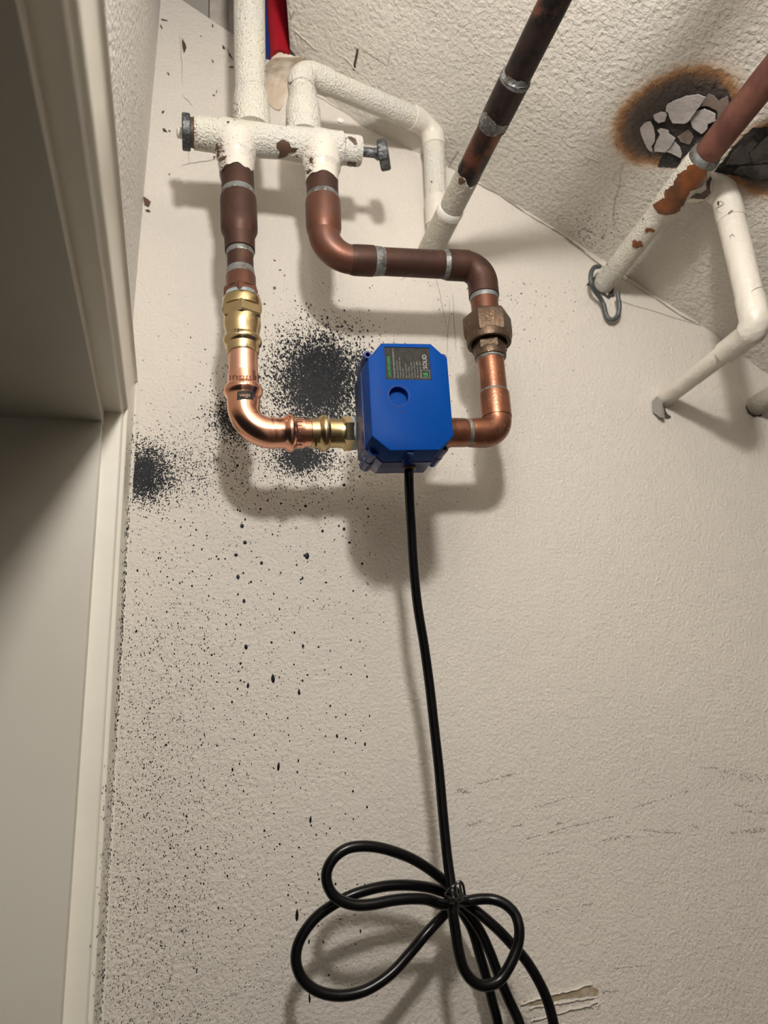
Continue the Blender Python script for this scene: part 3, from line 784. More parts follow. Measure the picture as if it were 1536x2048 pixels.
# ================================================================ black cable, one continuous cord
def c5(x, y, o): return (560 + x / 2.695, 1640 + y / 2.695, o)
cab = [(817, 916, .1115), (818, 932, .1115), (818, 962, .110), (820, 1010, .100), (823, 1060, .092), (827, 1130, .085), (835, 1210, .078), (848, 1290, .072), (859, 1370, .068), (868, 1450, .066), (878, 1540, .065), (886, 1630, .066), (894, 1710, .068), (903, 1775, .072)]
cab += [c5(934, 430, .076), c5(932, 500, .078), c5(945, 590, .078), c5(962, 700, .078), c5(990, 800, .078), c5(1040, 868, .078), c5(1105, 893, .078), c5(1180, 865, .078), c5(1240, 780, .078), c5(1280, 680, .077), c5(1290, 590, .076), c5(1268, 510, .073), c5(1215, 455, .070), c5(1150, 428, .067), c5(1075, 426, .063), c5(1000, 436, .060), c5(940, 425, .060)]
cab += [c5(895, 400, .062), c5(850, 402, .066), c5(900, 345, .062), c5(870, 310, .066)][:0]
cab += [c5(880, 455, .062), c5(790, 428, .066), c5(700, 424, .068), c5(600, 434, .069), c5(500, 454, .070), c5(410, 458, .070), c5(335, 438, .070), c5(280, 395, .070), c5(252, 330, .070), c5(256, 265, .070), c5(295, 200, .070), c5(360, 155, .070), c5(440, 141, .070), c5(530, 148, .069), c5(620, 172, .067), c5(710, 208, .064), c5(790, 255, .061), c5(870, 315, .058), c5(925, 370, .054)]
cab += [c5(955, 410, .050), c5(930, 440, .048), c5(900, 385, .048)][:0]
cab += [c5(985, 400, .050), c5(990, 425, .046), c5(945, 405, .046)][:0]
cab += [c5(962, 405, .050), c5(955, 432, .046), c5(900, 395, .046), c5(820, 368, .048), c5(740, 355, .050), c5(650, 351, .052), c5(560, 358, .053), c5(470, 378, .054), c5(380, 408, .054), c5(290, 455, .053), c5(200, 520, .052), c5(130, 605, .052), c5(92, 690, .052), c5(88, 775, .052), c5(120, 855, .052), c5(180, 910, .052), c5(260, 940, .052), c5(350, 945, .052), c5(450, 922, .052), c5(540, 873, .052), c5(620, 808, .051), c5(700, 718, .050), c5(780, 622, .050), c5(850, 545, .048), c5(920, 475, .044)]
cab += [c5(975, 440, .048), c5(1040, 478, .054), c5(1100, 525, .057), c5(1180, 595, .059), c5(1255, 675, .060), c5(1325, 755, .060), c5(1390, 860, .060), c5(1440, 970, .060), c5(1475, 1099, .060), c5(1500, 1250, .060), c5(1495, 1420, .060), c5(1440, 1500, .058), c5(1370, 1440, .056), c5(1330, 1270, .052), c5(1290, 1095, .050), c5(1230, 960, .048), c5(1180, 840, .047), c5(1135, 720, .046), c5(1080, 600, .044), c5(1015, 505, .042), c5(965, 450, .038), c5(960, 440, .033), c5(985, 500, .030), c5(1035, 590, .032), c5(1075, 720, .034), c5(1115, 860, .034), c5(1145, 980, .034), c5(1175, 1099, .034), c5(1200, 1300, .034), c5(1205, 1560, .034), c5(1208, 1800, .034)]
pts = catmull([P(*q_) for q_ in cab], 7)
cb = thing('coiled_cable', pts[0], 'black round power cable hanging from the blue box, looped into a tied bundle below', 'cable')
mk('cord', *sweep(pts, [.00355] * len(pts), 14), m_cable, cb)
def c7(x, y, o=.084): return P(860 + x / 12.8, 1720 + y / 12.8, o)
g = []
for tp in ([c7(400, 850, .066), c7(430, 820, .078), c7(520, 735, .084), c7(600, 670, .085), c7(680, 600), c7(760, 550), c7(815, 585), c7(850, 660), c7(875, 780, .08), c7(890, 880, .076), c7(930, 925, .072), c7(1000, 960, .066)],
           [c7(470, 1120, .068), c7(570, 1085, .084), c7(670, 1020, .085), c7(760, 930, .083), c7(790, 800, .082), c7(775, 690, .08), c7(770, 620, .078)],
           [c7(400, 870, .066), c7(500, 960, .084), c7(620, 1010, .086), c7(720, 1060, .08), c7(850, 1000, .074), c7(960, 930, .066)],
           [c7(700, 1120, .07), c7(750, 1020, .08), c7(790, 940, .083), c7(880, 930, .078), c7(960, 930, .07)]):
    tpp = catmull(tp, 5); g.append(sweep(tpp, [.0009] * len(tpp), 8))
mk('twist_tie', *join(*g), m_tie, cb)

# ================================================================ sloping-looking pipe out of the wall (centre)
A, B = P(854, 514, 0), P(1109.5, 0, .26)
n1 = (B - A).normalized(); A = A - n1 * .02
Bx = B + n1 * .42
dp = thing('patched_pipe', P(853, 516, 0), 'pipe leaving the wall behind the copper run, painted grey below and scorched copper above', 'pipe')
def axr(A, n, py=None, px=None):
    return on(A, A + n, py=py, px=px)
def axl(A, n, st, nn=36, **kw):     # st: [(py, radius m)]
    return sweep_axis([A + n * axr(A, n, py=y) for y, r in st], [r for y, r in st], n, nn, **kw)
tA = axr(A, n1, py=0)
p_end = A + n1 * (tA + .38)
V, Fc = sweep_axis([A + n1 * axr(A, n1, py=395), A + n1 * axr(A, n1, py=160), A + n1 * tA, p_end], [.0107, .0107, .0107, .0107], n1, 36)
mk('copper_pipe', V, Fc, m_burnt, dp)
mk('painted_pipe', *axl(A, n1, [(500, .0112), (440, .0112), (404, .0112), (372, .0112), (350, .01115)], ragged=.006, seed=5), m_grey, dp)
mk('painted_pipe', *sweep_axis([A, A + n1 * axr(A, n1, py=424), A + n1 * axr(A, n1, py=418)], [.0122, .0122, .0121], n1, 36), m_grey, dp, label='painted coupling at the wall')
mk('paint_ridge', *axl(A, n1, [(430, .0115), (425, .0126), (418, .0126), (414, .0115)], 44), m_bright, dp)
mk('copper_coupling', *axl(A, n1, [(254, .0107), (251, .0119), (246, .0120), (160, .0120), (154, .0119), (153, .0108)]), m_burnt, dp)
mk('solder_ring', *axl(A, n1, [(150, .0108), (152, .0114), (158, .0123), (163, .0121)]), m_solder, dp)
mk('solder_patch', *patch_geo([(966, 222), (975, 226), (985, 240), (1000, 252), (1014, 250), (1010, 262), (998, 268), (986, 274), (972, 270), (960, 258), (958, 246)], caster(['copper_coupling', 'copper_pipe'], .0005), 1.2, 4, 5), m_solder, dp)
mk('solder_patch', *patch_geo([(1003, 143), (1012, 148), (1030, 160), (1050, 162), (1052, 174), (1036, 178), (1016, 168), (1004, 158)], caster(['copper_coupling', 'copper_pipe', 'solder_ring.011'] if 'solder_ring.011' in REG else ['copper_coupling', 'copper_pipe'], .0006), 1.2, 4, 5), m_solder, dp)
chips(dp, caster(['painted_pipe'], .0005), [[(918, 357), (926, 350), (934, 348), (935, 355), (930, 366), (921, 368), (917, 365)], [(938, 340), (936, 330), (942, 338), (950, 348), (962, 350), (964, 360), (955, 352), (945, 347)]], m_brown)

# ================================================================ right-hand pipe close to the ceiling with tee and branch
A, B = P(1206, 569, 0), P(1500, 200, .23)
n2_ = (B - A).normalized(); A = A - n2_ * .03
rp2 = thing('branching_ceiling_pipe', P(1209, 565, 0), 'flaking white pipe just below the burnt ceiling, bare copper beyond its tee', 'pipe')
tE = axr(A, n2_, py=197)
mk('painted_pipe', *axl(A, n2_, [(585, .0110), (500, .0111), (440, .0112), (410, .0113)]), m_white, rp2)
mk('copper_pipe', *sweep_axis([A + n2_ * axr(A, n2_, py=320), A + n2_ * tE, A + n2_ * (tE + .35)], [.0113, .0113, .0113], n2_, 36), m_redcop, rp2)
mk('tee', *axl(A, n2_, [(424, .0113), (418, .0124), (400, .0130), (330, .0132), (318, .0131), (313, .0116)]), m_white, rp2)
mk('solder_ring', *axl(A, n2_, [(320, .0130), (315, .0134), (309, .0128), (305, .0116)]), m_solder, rp2)
tp = A + n2_ * axr(A, n2_, py=374)
off_b = D - tp.y
e1 = P(1447, 374, off_b); e2 = P(1514, 657, off_b + .006); e3 = P(1327, 799, 0); e3 = e3 + (e3 - e2).normalized() * .02
mk('branch_socket', *sweep_axis([tp, tp.lerp(e1, .42), tp.lerp(e1, .48), e1], [.0126, .0126, .0118, .0112], (e1 - tp), 32), m_whitesm, rp2)
q = fillet([tp.lerp(e1, .55), e1, e2, e3], [.014, .010], 14)
k = len(q)
rr = []
for i, p_ in enumerate(q):
    rr.append(.0117 if i < k * .5 + 3 else (.0112 if i < k - 2 else .0088))
mk('branch_elbow', *sweep(q[:15] + [e1.lerp(e2, .26)], [.0124] * 15 + [.0124], 32), m_whitesm, rp2)
mk('branch_pipe', *sweep([e1, e1.lerp(e2, .25), e1.lerp(e2, .9)], [.0112, .0118, .0114], 32), m_whitesm, rp2)
q2 = fillet([e1.lerp(e2, .80), e2, e2.lerp(e3, .26)], [.011], 12)
mk('branch_elbow', *sweep(q2, [.0122] * (len(q2) - 4) + [.0118, .0112, .0108, .0104], 32), m_whitesm, rp2)
mk('branch_pipe', *sweep_axis([e2.lerp(e3, .2), e3], [.0086, .0086], (e3 - e2), 30), m_whitesm, rp2, label='thinner painted pipe entering the wall')
cast2 = caster(['painted_pipe.002', 'tee', 'copper_pipe.001', 'branch_socket'], .0006)
def c8(*a): return [(1120 + x / 3.692, 100 + y / 3.692) for x, y in a]
chips(rp2, cast2, [c8((690, 1140), (770, 1090), (780, 1040), (840, 990), (870, 920), (935, 880), (960, 850), (1030, 830), (1085, 880), (1090, 930), (1040, 1010), (960, 1040), (930, 1110), (870, 1200), (770, 1215), (720, 1200))], m_orange, amp=1.4)
chips(rp2, cast2, [c8((535, 1410), (555, 1395), (575, 1412), (600, 1405), (615, 1455), (590, 1455), (565, 1462), (537, 1450)), c8((628, 1320), (660, 1310), (705, 1325), (690, 1345), (660, 1340), (632, 1350))], m_orange, amp=.8)
chips(rp2, cast2, [c8((1000, 1060), (1050, 1060), (1085, 1030), (1080, 980), (1110, 930), (1115, 960), (1100, 1010), (1110, 1050), (1090, 1080), (1060, 1100), (960, 1090)), c8((610, 1250), (622, 1240), (620, 1260)), c8((400, 1480), (420, 1468), (415, 1490)), c8((350, 1575), (358, 1580), (352, 1590))], m_brown, amp=.8)
cast3 = caster(['branch_pipe', 'branch_elbow', 'branch_elbow.001'], .0006)
chips(rp2, cast3, [c8((1240, 1205), (1260, 1188), (1282, 1185), (1265, 1205), (1245, 1215)), c8((1450, 1590), (1475, 1585), (1495, 1600), (1480, 1620), (1465, 1605)), c8((1390, 1195), (1400, 1190), (1402, 1220), (1392, 1215)), c8((1165, 1120), (1180, 1115), (1178, 1150), (1168, 1145))], m_brown, amp=.6)
g = [stroke([(1440 + 8 * math.sin(i), 402 + 3.6 * i) for i in range(8)], 1.0, cast3), stroke([(1503, 583), (1512, 577), (1524, 574), (1534, 571)], 1.2, cast3), stroke([(1462, 478), (1460, 473), (1465, 469), (1470, 474)], 1.2, cast3)]
mk('hairline_crack', *join(*g), m_crackd, rp2, kind='stuff')

# third pipe entering the wall at the right edge
A = P(1509, 813, 0) + Vector((0, .02, 0)); n3 = Vector((0, -1, 0))
tp3 = thing('short_wall_pipe', P(1503, 818, 0), 'grey-white pipe entering the wall at the right frame edge, lowest of the pipes', 'pipe')
mk('pipe', *sweep_axis([A, A + n3 * .42], [.0105, .0105], n3, 30), m_grey, tp3)
# dark holes around pipe ends
def hole(par, cx, cy, poly):
    mk('wall_hole', *patch_geo(poly, wallc(.0006), 1.0, 4, 6), m_hole, par)
hole(tp3, 0, 0, [(1492, 812), (1500, 797), (1512, 794), (1505, 803), (1500, 815), (1508, 826), (1523, 829), (1524, 820), (1530, 818), (1522, 832), (1505, 834), (1495, 826)])
hole(rp2, 0, 0, [(1321, 800), (1323, 785), (1334, 774), (1340, 776), (1330, 792), (1334, 806), (1330, 812), (1333, 826), (1342, 834), (1338, 838), (1327, 836), (1322, 826)])
hole(rp2, 0, 0, [(1173, 570), (1180, 560), (1190, 552), (1195, 570), (1215, 590), (1228, 572), (1230, 565), (1226, 585), (1230, 592), (1218, 597), (1205, 590), (1190, 585), (1180, 574)])
# torn cone of plaster beside the branch
V, Fc = patch_geo([(1304, 803), (1314, 792), (1322, 797), (1328, 820), (1330, 837), (1318, 833), (1305, 825)], lambda x, y: P(x, y, .0008 + .006 * max(0, min(1, (x - 1303) / 20.))), .6, 4, 5)
mk('plaster_lip', V, Fc, m_scuff, rp2)

# wire hook around the pipe base
hk = [(290, 640, .012), (255, 645, .020), (232, 680, .021), (226, 730, .020), (238, 780, .018), (262, 825, .014), (295, 870, .010), (322, 920, .008), (335, 975, .007), (352, 1015, .007), (383, 1033, .007), (415, 1015, .008), (434, 975, .010), (438, 920, .012), (430, 870, .014), (425, 828, .015)]
hp = catmull([P(1120 + x / 3.692, 360 + y / 3.692, o_) for x, y, o_ in hk], 6)
hkobj = mk('wire_hook', *sweep(hp, [.0024] * len(hp), 14), m_wire)
setp(hkobj, 'grey bent wire hook looped round the pipe where it enters the wall', 'hook')

# ================================================================ red and blue tubes, boards, torn plaster (upper left)
YO = .010
b = P(562, 118, YO)
o_ = mk('red_water_tube', *sweep_axis([b, P(554, 0, YO), P(545, -260, YO)], [.0108, .0116, .0116], Vector((0, 0, 1)), 32), m_red); setp(o_, 'red plastic water tube dropping behind the torn plaster at the top', 'tube')
o_ = mk('blue_water_tube', *sweep_axis([P(544, 124, YO - .012), P(543, 100, YO - .012), P(535, 0, YO - .012), P(523, -160, YO - .012)], [.0112] * 4, Vector((0, 0, 1)), 32), m_bluet); setp(o_, 'dark blue plastic tube seen between the white riser and the red tube', 'tube')
def board(x0, x1, o0, yb, yt=-300):
    a = P(x0, 30, o0); b = P(x1, 30, o0); zb = P((x0 + x1) / 2, yb, o0).z; zt = P((x0 + x1) / 2, yt, o0).z
    return box(a.x, b.x, D - o0, D - o0 + .012, zb, zt)
o_ = mk('framing_board', *board(340, 417, -.040, 150), m_wood, smooth=False); setp(o_, 'dim grey framing board behind the wall edge, leftmost in the top gap', 'board')
o_ = mk('framing_board', *board(419, 458, -.030, 150), m_wood2, smooth=False); setp(o_, 'pale framing board in the top gap beside the white riser', 'board')
o_ = mk('framing_board', *board(459, 530, -.015, 150), m_wood2, smooth=False); setp(o_, 'narrow pale board directly behind the white riser pipe', 'board')
# torn drywall flap
fl = [(529, 132), (536, 126), (543, 118), (546, 112), (556, 106), (563, 104), (568, 108), (580, 110), (592, 112), (606, 114), (612, 121), (609, 130), (600, 140), (594, 150), (585, 175), (575, 200), (560, 220), (545, 215), (532, 200), (528, 170)]
fr = random.Random(3)
def flc(x, y):
    k = max(0, min(1, (205 - y) / 90.)); return P(x, y, .0015 + .030 * k * k + .0030 * mnoise.noise(Vector((x * .045, y * .03, 1.7))) + .0010 * mnoise.noise(Vector((x * .16, y * .09, 4.2))))
V, Fc = patch_geo(fl, flc, 1.2, 4, 5)
V, Fc = solid(V, Fc, Vector((0, .0018, 0)))
setp(mk('drywall_flap', V, Fc, m_plas, smooth=True), 'torn curled flap of painted drywall below the red tube', 'plaster')
# small dark gap next to flap
mk('ceiling_gap', *patch_geo([(581, 98), (590, 108), (592, 112), (583, 112)], ceilc(.0008), .3, 4, 4), m_hole, ceiling)

# ================================================================ burnt ceiling: char and ash flakes
def c9(*a): return [(1220 + x / 4.861, 130 + y / 4.861) for x, y in a]
mk('char_patch', *patch_geo(c9((395, 520), (470, 540), (560, 440), (600, 540), (780, 530), (960, 260), (1050, 130), (1020, 220), (1140, 235), (1195, 370), (1160, 450), (900, 760), (700, 900), (660, 995), (460, 985), (520, 850), (640, 860), (450, 800), (430, 700), (460, 640)), ceilc(.0006), 1.0, 4, 5), m_char, ceiling, kind='stuff')
flakes = [((545, 430), (560, 370), (640, 325), (760, 270), (880, 245), (955, 262), (925, 310), (860, 400), (775, 520), (740, 540), (620, 547), (590, 500), (575, 450)),
          ((430, 475), (500, 440), (555, 445), (565, 470), (545, 520), (480, 550), (445, 520)),
          ((300, 600), (350, 545), (400, 530), (430, 570), (450, 650), (445, 720), (415, 770), (425, 820), (390, 810), (345, 740), (310, 660)),
          ((465, 620), (500, 605), (580, 615), (590, 650), (650, 685), (610, 750), (550, 830), (440, 830), (440, 770), (470, 700), (495, 655)),
          ((785, 525), (850, 430), (930, 400), (1040, 440), (1045, 500), (970, 540), (960, 590), (905, 645), (850, 620), (810, 590)),
          ((600, 740), (640, 735), (690, 780), (707, 840), (700, 880), (650, 865), (560, 830))]
dn = Vector((.53, 0, .85)) * .0012
for i, f in enumerate(flakes):
    V, Fc = patch_geo(c9(*f), (lambda li, fx: lambda x, y: Cp(x, y) - Vector((.53, 0, .85)) * (li + .00012 * abs(x - fx) * 0.6))(.0022, 1220 + f[0][0] / 4.861), .6, 4, 5, seed=20 + i)
    V, Fc = solid(V, Fc, dn); mk('plaster_flake', V, Fc, m_ash, ceiling)
for i, f in enumerate([((960, 270), (1010, 290), (1060, 340), (1140, 295), (1150, 300), (1160, 400), (1110, 490), (1050, 505), (1045, 430), (940, 385), (880, 400)), ((660, 690), (760, 620), (820, 690), (780, 760), (700, 740))]):
    V, Fc = patch_geo(c9(*f), ceilc(.0018), .8, 4, 5, seed=40 + i); V, Fc = solid(V, Fc, dn); mk('plaster_flake', V, Fc, m_ashb, ceiling, label='browned flake')
for i, f in enumerate([((1130, 960), (1180, 860), (1280, 760), (1390, 690), (1440, 760), (1350, 850), (1380, 940), (1260, 960)), ((1400, 960), (1360, 850), (1450, 760), (1536, 690), (1600, 700), (1600, 930), (1500, 940)), ((1200, 1040), (1260, 980), (1390, 970), (1480, 960), (1600, 960), (1600, 1080), (1430, 1120), (1330, 1060)), ((820, 760), (870, 700), (960, 650), (1000, 640), (900, 770), (830, 830))]):
    V, Fc = patch_geo(c9(*f), ceilc(.0014), 1.0, 4, 6, seed=60 + i); V, Fc = solid(V, Fc, dn); mk('plaster_flake', V, Fc, m_ashd, ceiling, label='dark grey flake')
mk('char_patch', *patch_geo(c9((1010, 1040), (1120, 900), (1220, 760), (1400, 600), (1600, 600), (1620, 1100), (1400, 1130), (1250, 1080)), ceilc(.0005), 1.5, 5, 7), m_char, ceiling, kind='stuff')

# ================================================================ cracks and marks on ceiling and wall
cw, ccl = wallc(.0005), ceilc(.0006)
mk('ceiling_slit', *stroke(jline((716, 97), (708, 140), 6, .5, 1), 4.5, ccl, False), m_hole, ceiling)
g = []
g += [stroke(jline((722, 97), (775, 131), 8, .6, 2), 1.2, ccl), stroke(jline((775, 131), (783, 96), 5, .6, 3), 1.0, ccl), stroke(jline((1247, 328), (1224, 438), 9, 2, 4), 1.3, ccl), stroke(jline((1247, 328), (1222, 360), 5, 1, 5), 1.1, ccl),
      stroke(jline((918, 300), (897, 335), 5, 1, 6), 1.6, ccl), stroke(jline((578, 20), (585, 40), 5, 1.5, 7), 1.5, ccl), stroke(jline((590, 20), (583, 36), 5, 1, 8), 1.2, ccl)]
mk('ceiling_crack', *join(*g), m_hair, ceiling, kind='stuff')
pr = random.Random(17)
g = []
for i in range(len(CPX) - 2):
    pass
jt = [(620, 172), (680, 222), (722, 250), (800, 283), (890, 318), (955, 366), (1000, 390), (1050, 425), (1100, 455), (1130, 472), (1170, 506), (1215, 540), (1262, 568), (1310, 596), (1360, 630), (1400, 650)]
for (x0, y0), (x1, y1) in zip(jt[4:], jt[5:]):
    g.append(stroke(jline((x0, y0), (x1, y1), 6, .7, int(x0)), pr.uniform(1.2, 2.6), wallc(.0012)))
g += [stroke(jline((1235, 538), (1290, 572), 6, .8, 91), 4, wallc(.0014)), stroke(jline((1130, 475), (1170, 502), 6, 1.2, 92), 3, wallc(.0014))]
for (x0, y0, x1, y1, wd) in ((905, 585, 912, 700, 1.2), (870, 545, 895, 660, 1.0), (900, 600, 893, 720, .9), (362, 265, 430, 262, 1.2), (362, 330, 432, 318, 1.1), (372, 240, 378, 330, .9), (585, 165, 700, 230, 1.0), (360, 70, 365, 170, .9), (365, 190, 385, 212, 1.0), (1150, 440, 1160, 475, 1.4), (800, 560, 845, 540, 1)):
    g.append(stroke(jline((x0, y0), (x1, y1), 10, 1.2, int(x0 + y0)), wd, cw))
mk('hairline_crack', *join(*g), m_hair, wall_back, kind='stuff')
# chipped brown spots on the upper left of the wall
spots = [[(364, 76), (371, 88), (373, 96), (368, 106), (366, 100), (364, 90)], [(322, 37), (334, 40), (335, 43), (324, 40)], [(320, 48), (324, 52), (325, 59), (321, 54)], [(423, 46), (427, 50), (426, 56), (424, 52)], [(445, 90), (450, 94), (449, 100), (445, 97)], [(453, 94), (458, 104), (466, 118), (466, 121), (459, 113)],
         [(458, 133), (467, 132), (467, 135), (459, 135)], [(423, 118), (428, 124), (426, 126)], [(424, 188), (431, 190), (428, 193)], [(433, 180), (435, 182), (432, 190)], [(334, 143), (339, 148), (337, 152)], [(324, 222), (329, 221), (327, 227), (323, 226)], [(325, 256), (331, 258), (335, 264), (327, 263)], [(337, 259), (342, 262), (338, 264)], [(401, 70), (404, 72), (401, 74)], [(426, 313), (431, 312), (428, 320)],
         [(286, 392), (296, 398), (302, 404), (297, 414), (289, 410)], [(290, 420), (296, 418), (302, 424), (294, 424)], [(337, 346), (341, 349), (338, 351)],
         [(546, 518), (553, 521), (549, 523)], [(567, 548), (571, 551), (568, 553)], [(546, 573), (553, 576), (548, 580)], [(1172, 480), (1175, 484), (1172, 486)], [(676, 238), (684, 238), (685, 246), (677, 246)], [(1188, 488), (1200, 494), (1196, 500), (1186, 495)]]
mk('paint_chip', *join(*[patch_geo(s, cw, .5, 3, 5, seed=i) for i, s in enumerate(spots)]), m_brown, wall_back, kind='stuff')
# screw head near the valve
s0 = P(680.5, 242, 0)
setp(mk('wall_screw', *sweep_axis([s0, s0 + Vector((0, -.0012, 0)), s0 + Vector((0, -.0016, 0))], [.0034, .0032, .0018], Vector((0, -1, 0)), 18), m_bright), 'small screw head in the wall right of the white valve', 'screw')
# raised ceiling/wall tape edges (paint ridges)
g = []
for a_, b_, wd in (((590, 60), (635, 100), 2.0), ((1235, 600), (1400, 650), 2.2), ((1170, 310), (1200, 322), 1.6), ((690, 112), (715, 143), 1.6)):
    ln = jline(a_, b_, 10, 1.0, int(a_[0])); cst = ceilc if a_[1] < 595 and a_[0] != 1235 else wallc
    q0 = [cst(.0007)(x, y) for x, y in ln]; g.append(sweep(q0, [.0006] * len(q0), 6))
mk('paint_ridge', *join(*g), m_wall, wall_back, kind='stuff')

# gouge and scuffs, lower right
mk('wall_gouge', *patch_geo([(1046, 2002), (1085, 1995), (1110, 1984), (1150, 1978), (1172, 1972), (1182, 1970), (1198, 1980), (1196, 1990), (1170, 1993), (1130, 1997), (1095, 2006), (1060, 2012)], wallc(.0004), 1.2, 4, 8), m_gouge, wall_back)
q0 = [P(x, y, .0008) for x, y in jline((1040, 2008), (1185, 1968), 24, 1.6, 5)]; q1 = [P(x, y, .0006) for x, y in jline((1060, 2042), (1195, 2005), 24, 2.2, 6)]; q2_ = [P(x, y, .0006) for x, y in jline((1060, 2016), (1190, 1994), 24, 1.6, 8)]
mk('torn_paint_edge', *join(sweep(q0, [.0009] * len(q0), 6), sweep(q1, [.0008] * len(q1), 6), sweep(q2_, [.0008] * len(q2_), 6)), m_wall, wall_back, kind='stuff')

def dots(items, cast, mat_, name, par):
    """items: (px, py, half-width px, half-length px, angle)"""
    V = []; Fc = []
    for x, y, a_, b_, th in items:
        k = len(V); ok = True; ring_ = []
        n = 6 if b_ < 2.2 else 10
        ca, sa = math.cos(th), math.sin(th)
        for i in range(n):
            t_ = 2 * math.pi * i / n; u, v = a_ * math.cos(t_), b_ * math.sin(t_)
            if v < 0: u *= (1 - .45 * abs(v) / b_) if b_ > 1.6 * a_ else 1
            ring_.append((x + u * ca + v * sa, y - u * sa + v * ca))
        c = cast(x, y, min(.0009, .00018 + a_ * .00011))
        rg = [cast(px_, py_, .0001) for px_, py_ in ring_]
        if c is None or any(r_ is None for r_ in rg): continue
        V.append(c); V += rg
        for i in range(n): Fc.append((k, k + 1 + i, k + 1 + (i + 1) % n))
    if not V: return
    me = bpy.data.meshes.new(name); me.from_pydata([tuple(v - rloc(par)) for v in V], [], Fc); me.materials.append(mat_); me.shade_smooth()
    o = bpy.data.objects.new(name, me); COL.objects.link(o); o.parent = par; o['kind'] = 'stuff'; return o
cwd = lambda x, y, l: P(x, y, l)
rs_ = random.Random(42); G = rs_.gauss; U = rs_.uniform
def xedge(y): return 274 - (y - 780) * .0545 + 3 if y > 780 else 278
def okp(x, y): return x > xedge(y)
it = []
def spray(n, cx, cy, sx, sy, rot=0, s0=.5, s1=1.5, el=1.5, flt=None, th0=.5):
    c_, s_ = math.cos(rot), math.sin(rot)
    for _ in range(n):
        u, v = G(0, sx), G(0, sy); x = cx + u * c_ - v * s_; y = cy + u * s_ + v * c_
        if not okp(x, y) or y < 560: continue
        if flt and not flt(x, y): continue
        a_ = s0 + (s1 - s0) * rs_.random() ** 2.2; it.append((x, y, a_, a_ * U(1, el), th0 + U(-.5, .5)))
def cut(x, y):     # the spray was masked along its lower left by the old pipe
    return True
spray(10500, 640, 758, 44, 46, -.15, .6, 1.9, 2.2)
spray(2600, 636, 770, 30, 38, 0, .7, 1.9, 2.2)
spray(3200, 640, 765, 80, 68, 0, .5, 1.4, 2)
spray(2600, 470, 838, 26, 24, .6, .5, 1.6, 1.6)
spray(2000, 615, 918, 42, 24, 0, .5, 1.6, 1.6)
spray(1500, 600, 915, 24, 14, 0, .8, 2.0, 1.6)
spray(5200, 285, 948, 26, 27, 0, .6, 1.7, 1.7, th0=-.9)
spray(1800, 300, 945, 60, 34, .1, .4, 1.4, 1.8, th0=-1)
spray(900, 400, 925, 60, 34, 0, .4, 1.3, 1.8)
spray(2600, 520, 930, 150, 80, 0, .35, 1.3, 1.3)
spray(800, 640, 800, 190, 110, 0, .3, 1.1, 1.3)
spray(420, 1010, 560, 75, 70, .5, .4, 1.2, 1.8)
for _ in range(9500):
    y = 1050 + 1010 * rs_.random() ** .82; mx_ = 520 if y < 1400 else 480
    x = xedge(y) + abs(G(0, 1)) * (200 if y > 1250 else 330)
    if x > 780 or rs_.random() < .45 * (y < 1200): continue
    a_ = .45 + .8 * rs_.random() ** 3; it.append((x, y, a_, a_ * U(1, 2.4 if x < 420 else 1.3), U(-.35, .15)))
for _ in range(260):
    it.append((U(300, 740), U(950, 1900), U(1.0, 2.1), U(1.2, 3.0), U(-.2, .2)))
big = [(475, 835 + 96, 3, 3), (614, 1112, 4.5, 7), (609, 1111, 2.5, 3), (484, 1052, 4, 4.5), (490, 1085, 4, 4), (472, 1110, 4, 3.5), (523, 1126, 3, 4), (476, 1154, 3.5, 5), (688, 970, 3.5, 3), (611, 1012, 3, 3), (688, 1058, 3, 3.5), (645, 1062, 3, 3), (699, 1085, 3, 2.5), (488, 1202, 3, 4.5), (476, 1189, 2, 2.5), (502, 1164, 2.5, 2.5), (605, 1156, 2, 4), (652, 1165, 3, 2), (492, 1294, 3.5, 5.5), (543, 1285, 2.5, 2.5), (589, 1265, 2, 3), (606, 1292, 2.5, 4), (637, 1294, 2.2, 2.2), (481, 1327, 2, 3), (546, 1357, 4, 9.5), (496, 1371, 2.8, 6), (598, 1384, 2.6, 6.5), (615, 1350, 2, 2.2), (464, 1404, 2, 3), (533, 1428, 1.8, 2.2), (674, 1472, 2.4, 4.5), (651, 1472, 1.5, 2.5), (730, 1488, 2, 4.5), (557, 1533, 2.8, 9.5), (465, 1539, 2.2, 4.2), (597, 1521, 1.5, 3.5), (487, 1582, 1.6, 2.5), (621, 1639, 2.4, 8), (594, 1830, 3.4, 13), (671, 1768, 2, 3), (721, 1862, 1.6, 5), (619, 1996, 2, 11), (618, 1883, 1.8, 5), (658, 1950, 1.4, 3), (636, 1748, 1.2, 5), (577, 1470, 1.5, 2), (455, 1752, 1.5, 4), (452, 1230, 1.5, 2), (385, 1143, 1.8, 2), (275, 1141, 2, 3), (273, 1262, 2, 3), (562, 1007, 2.4, 2.2), (521, 1018, 2.2, 2.4), (437, 1118, 2.2, 2), (378, 1147, 1.6, 1.6), (719, 694, 1.5, 3), (714, 690, 2, 3.5), (529, 608, 2.4, 2), (560, 540, 2.5, 1.7), (697, 1003, 1.6, 1.6), (560, 1052, 1.8, 1.8), (545, 1069, 2, 2), (600, 1020, 2.2, 1.6)]
for x, y, a_, b_ in big: it.append((x, y, a_, b_, U(-.12, .12)))
dots(it, cwd, m_ink, 'black_splatter', wall_back)
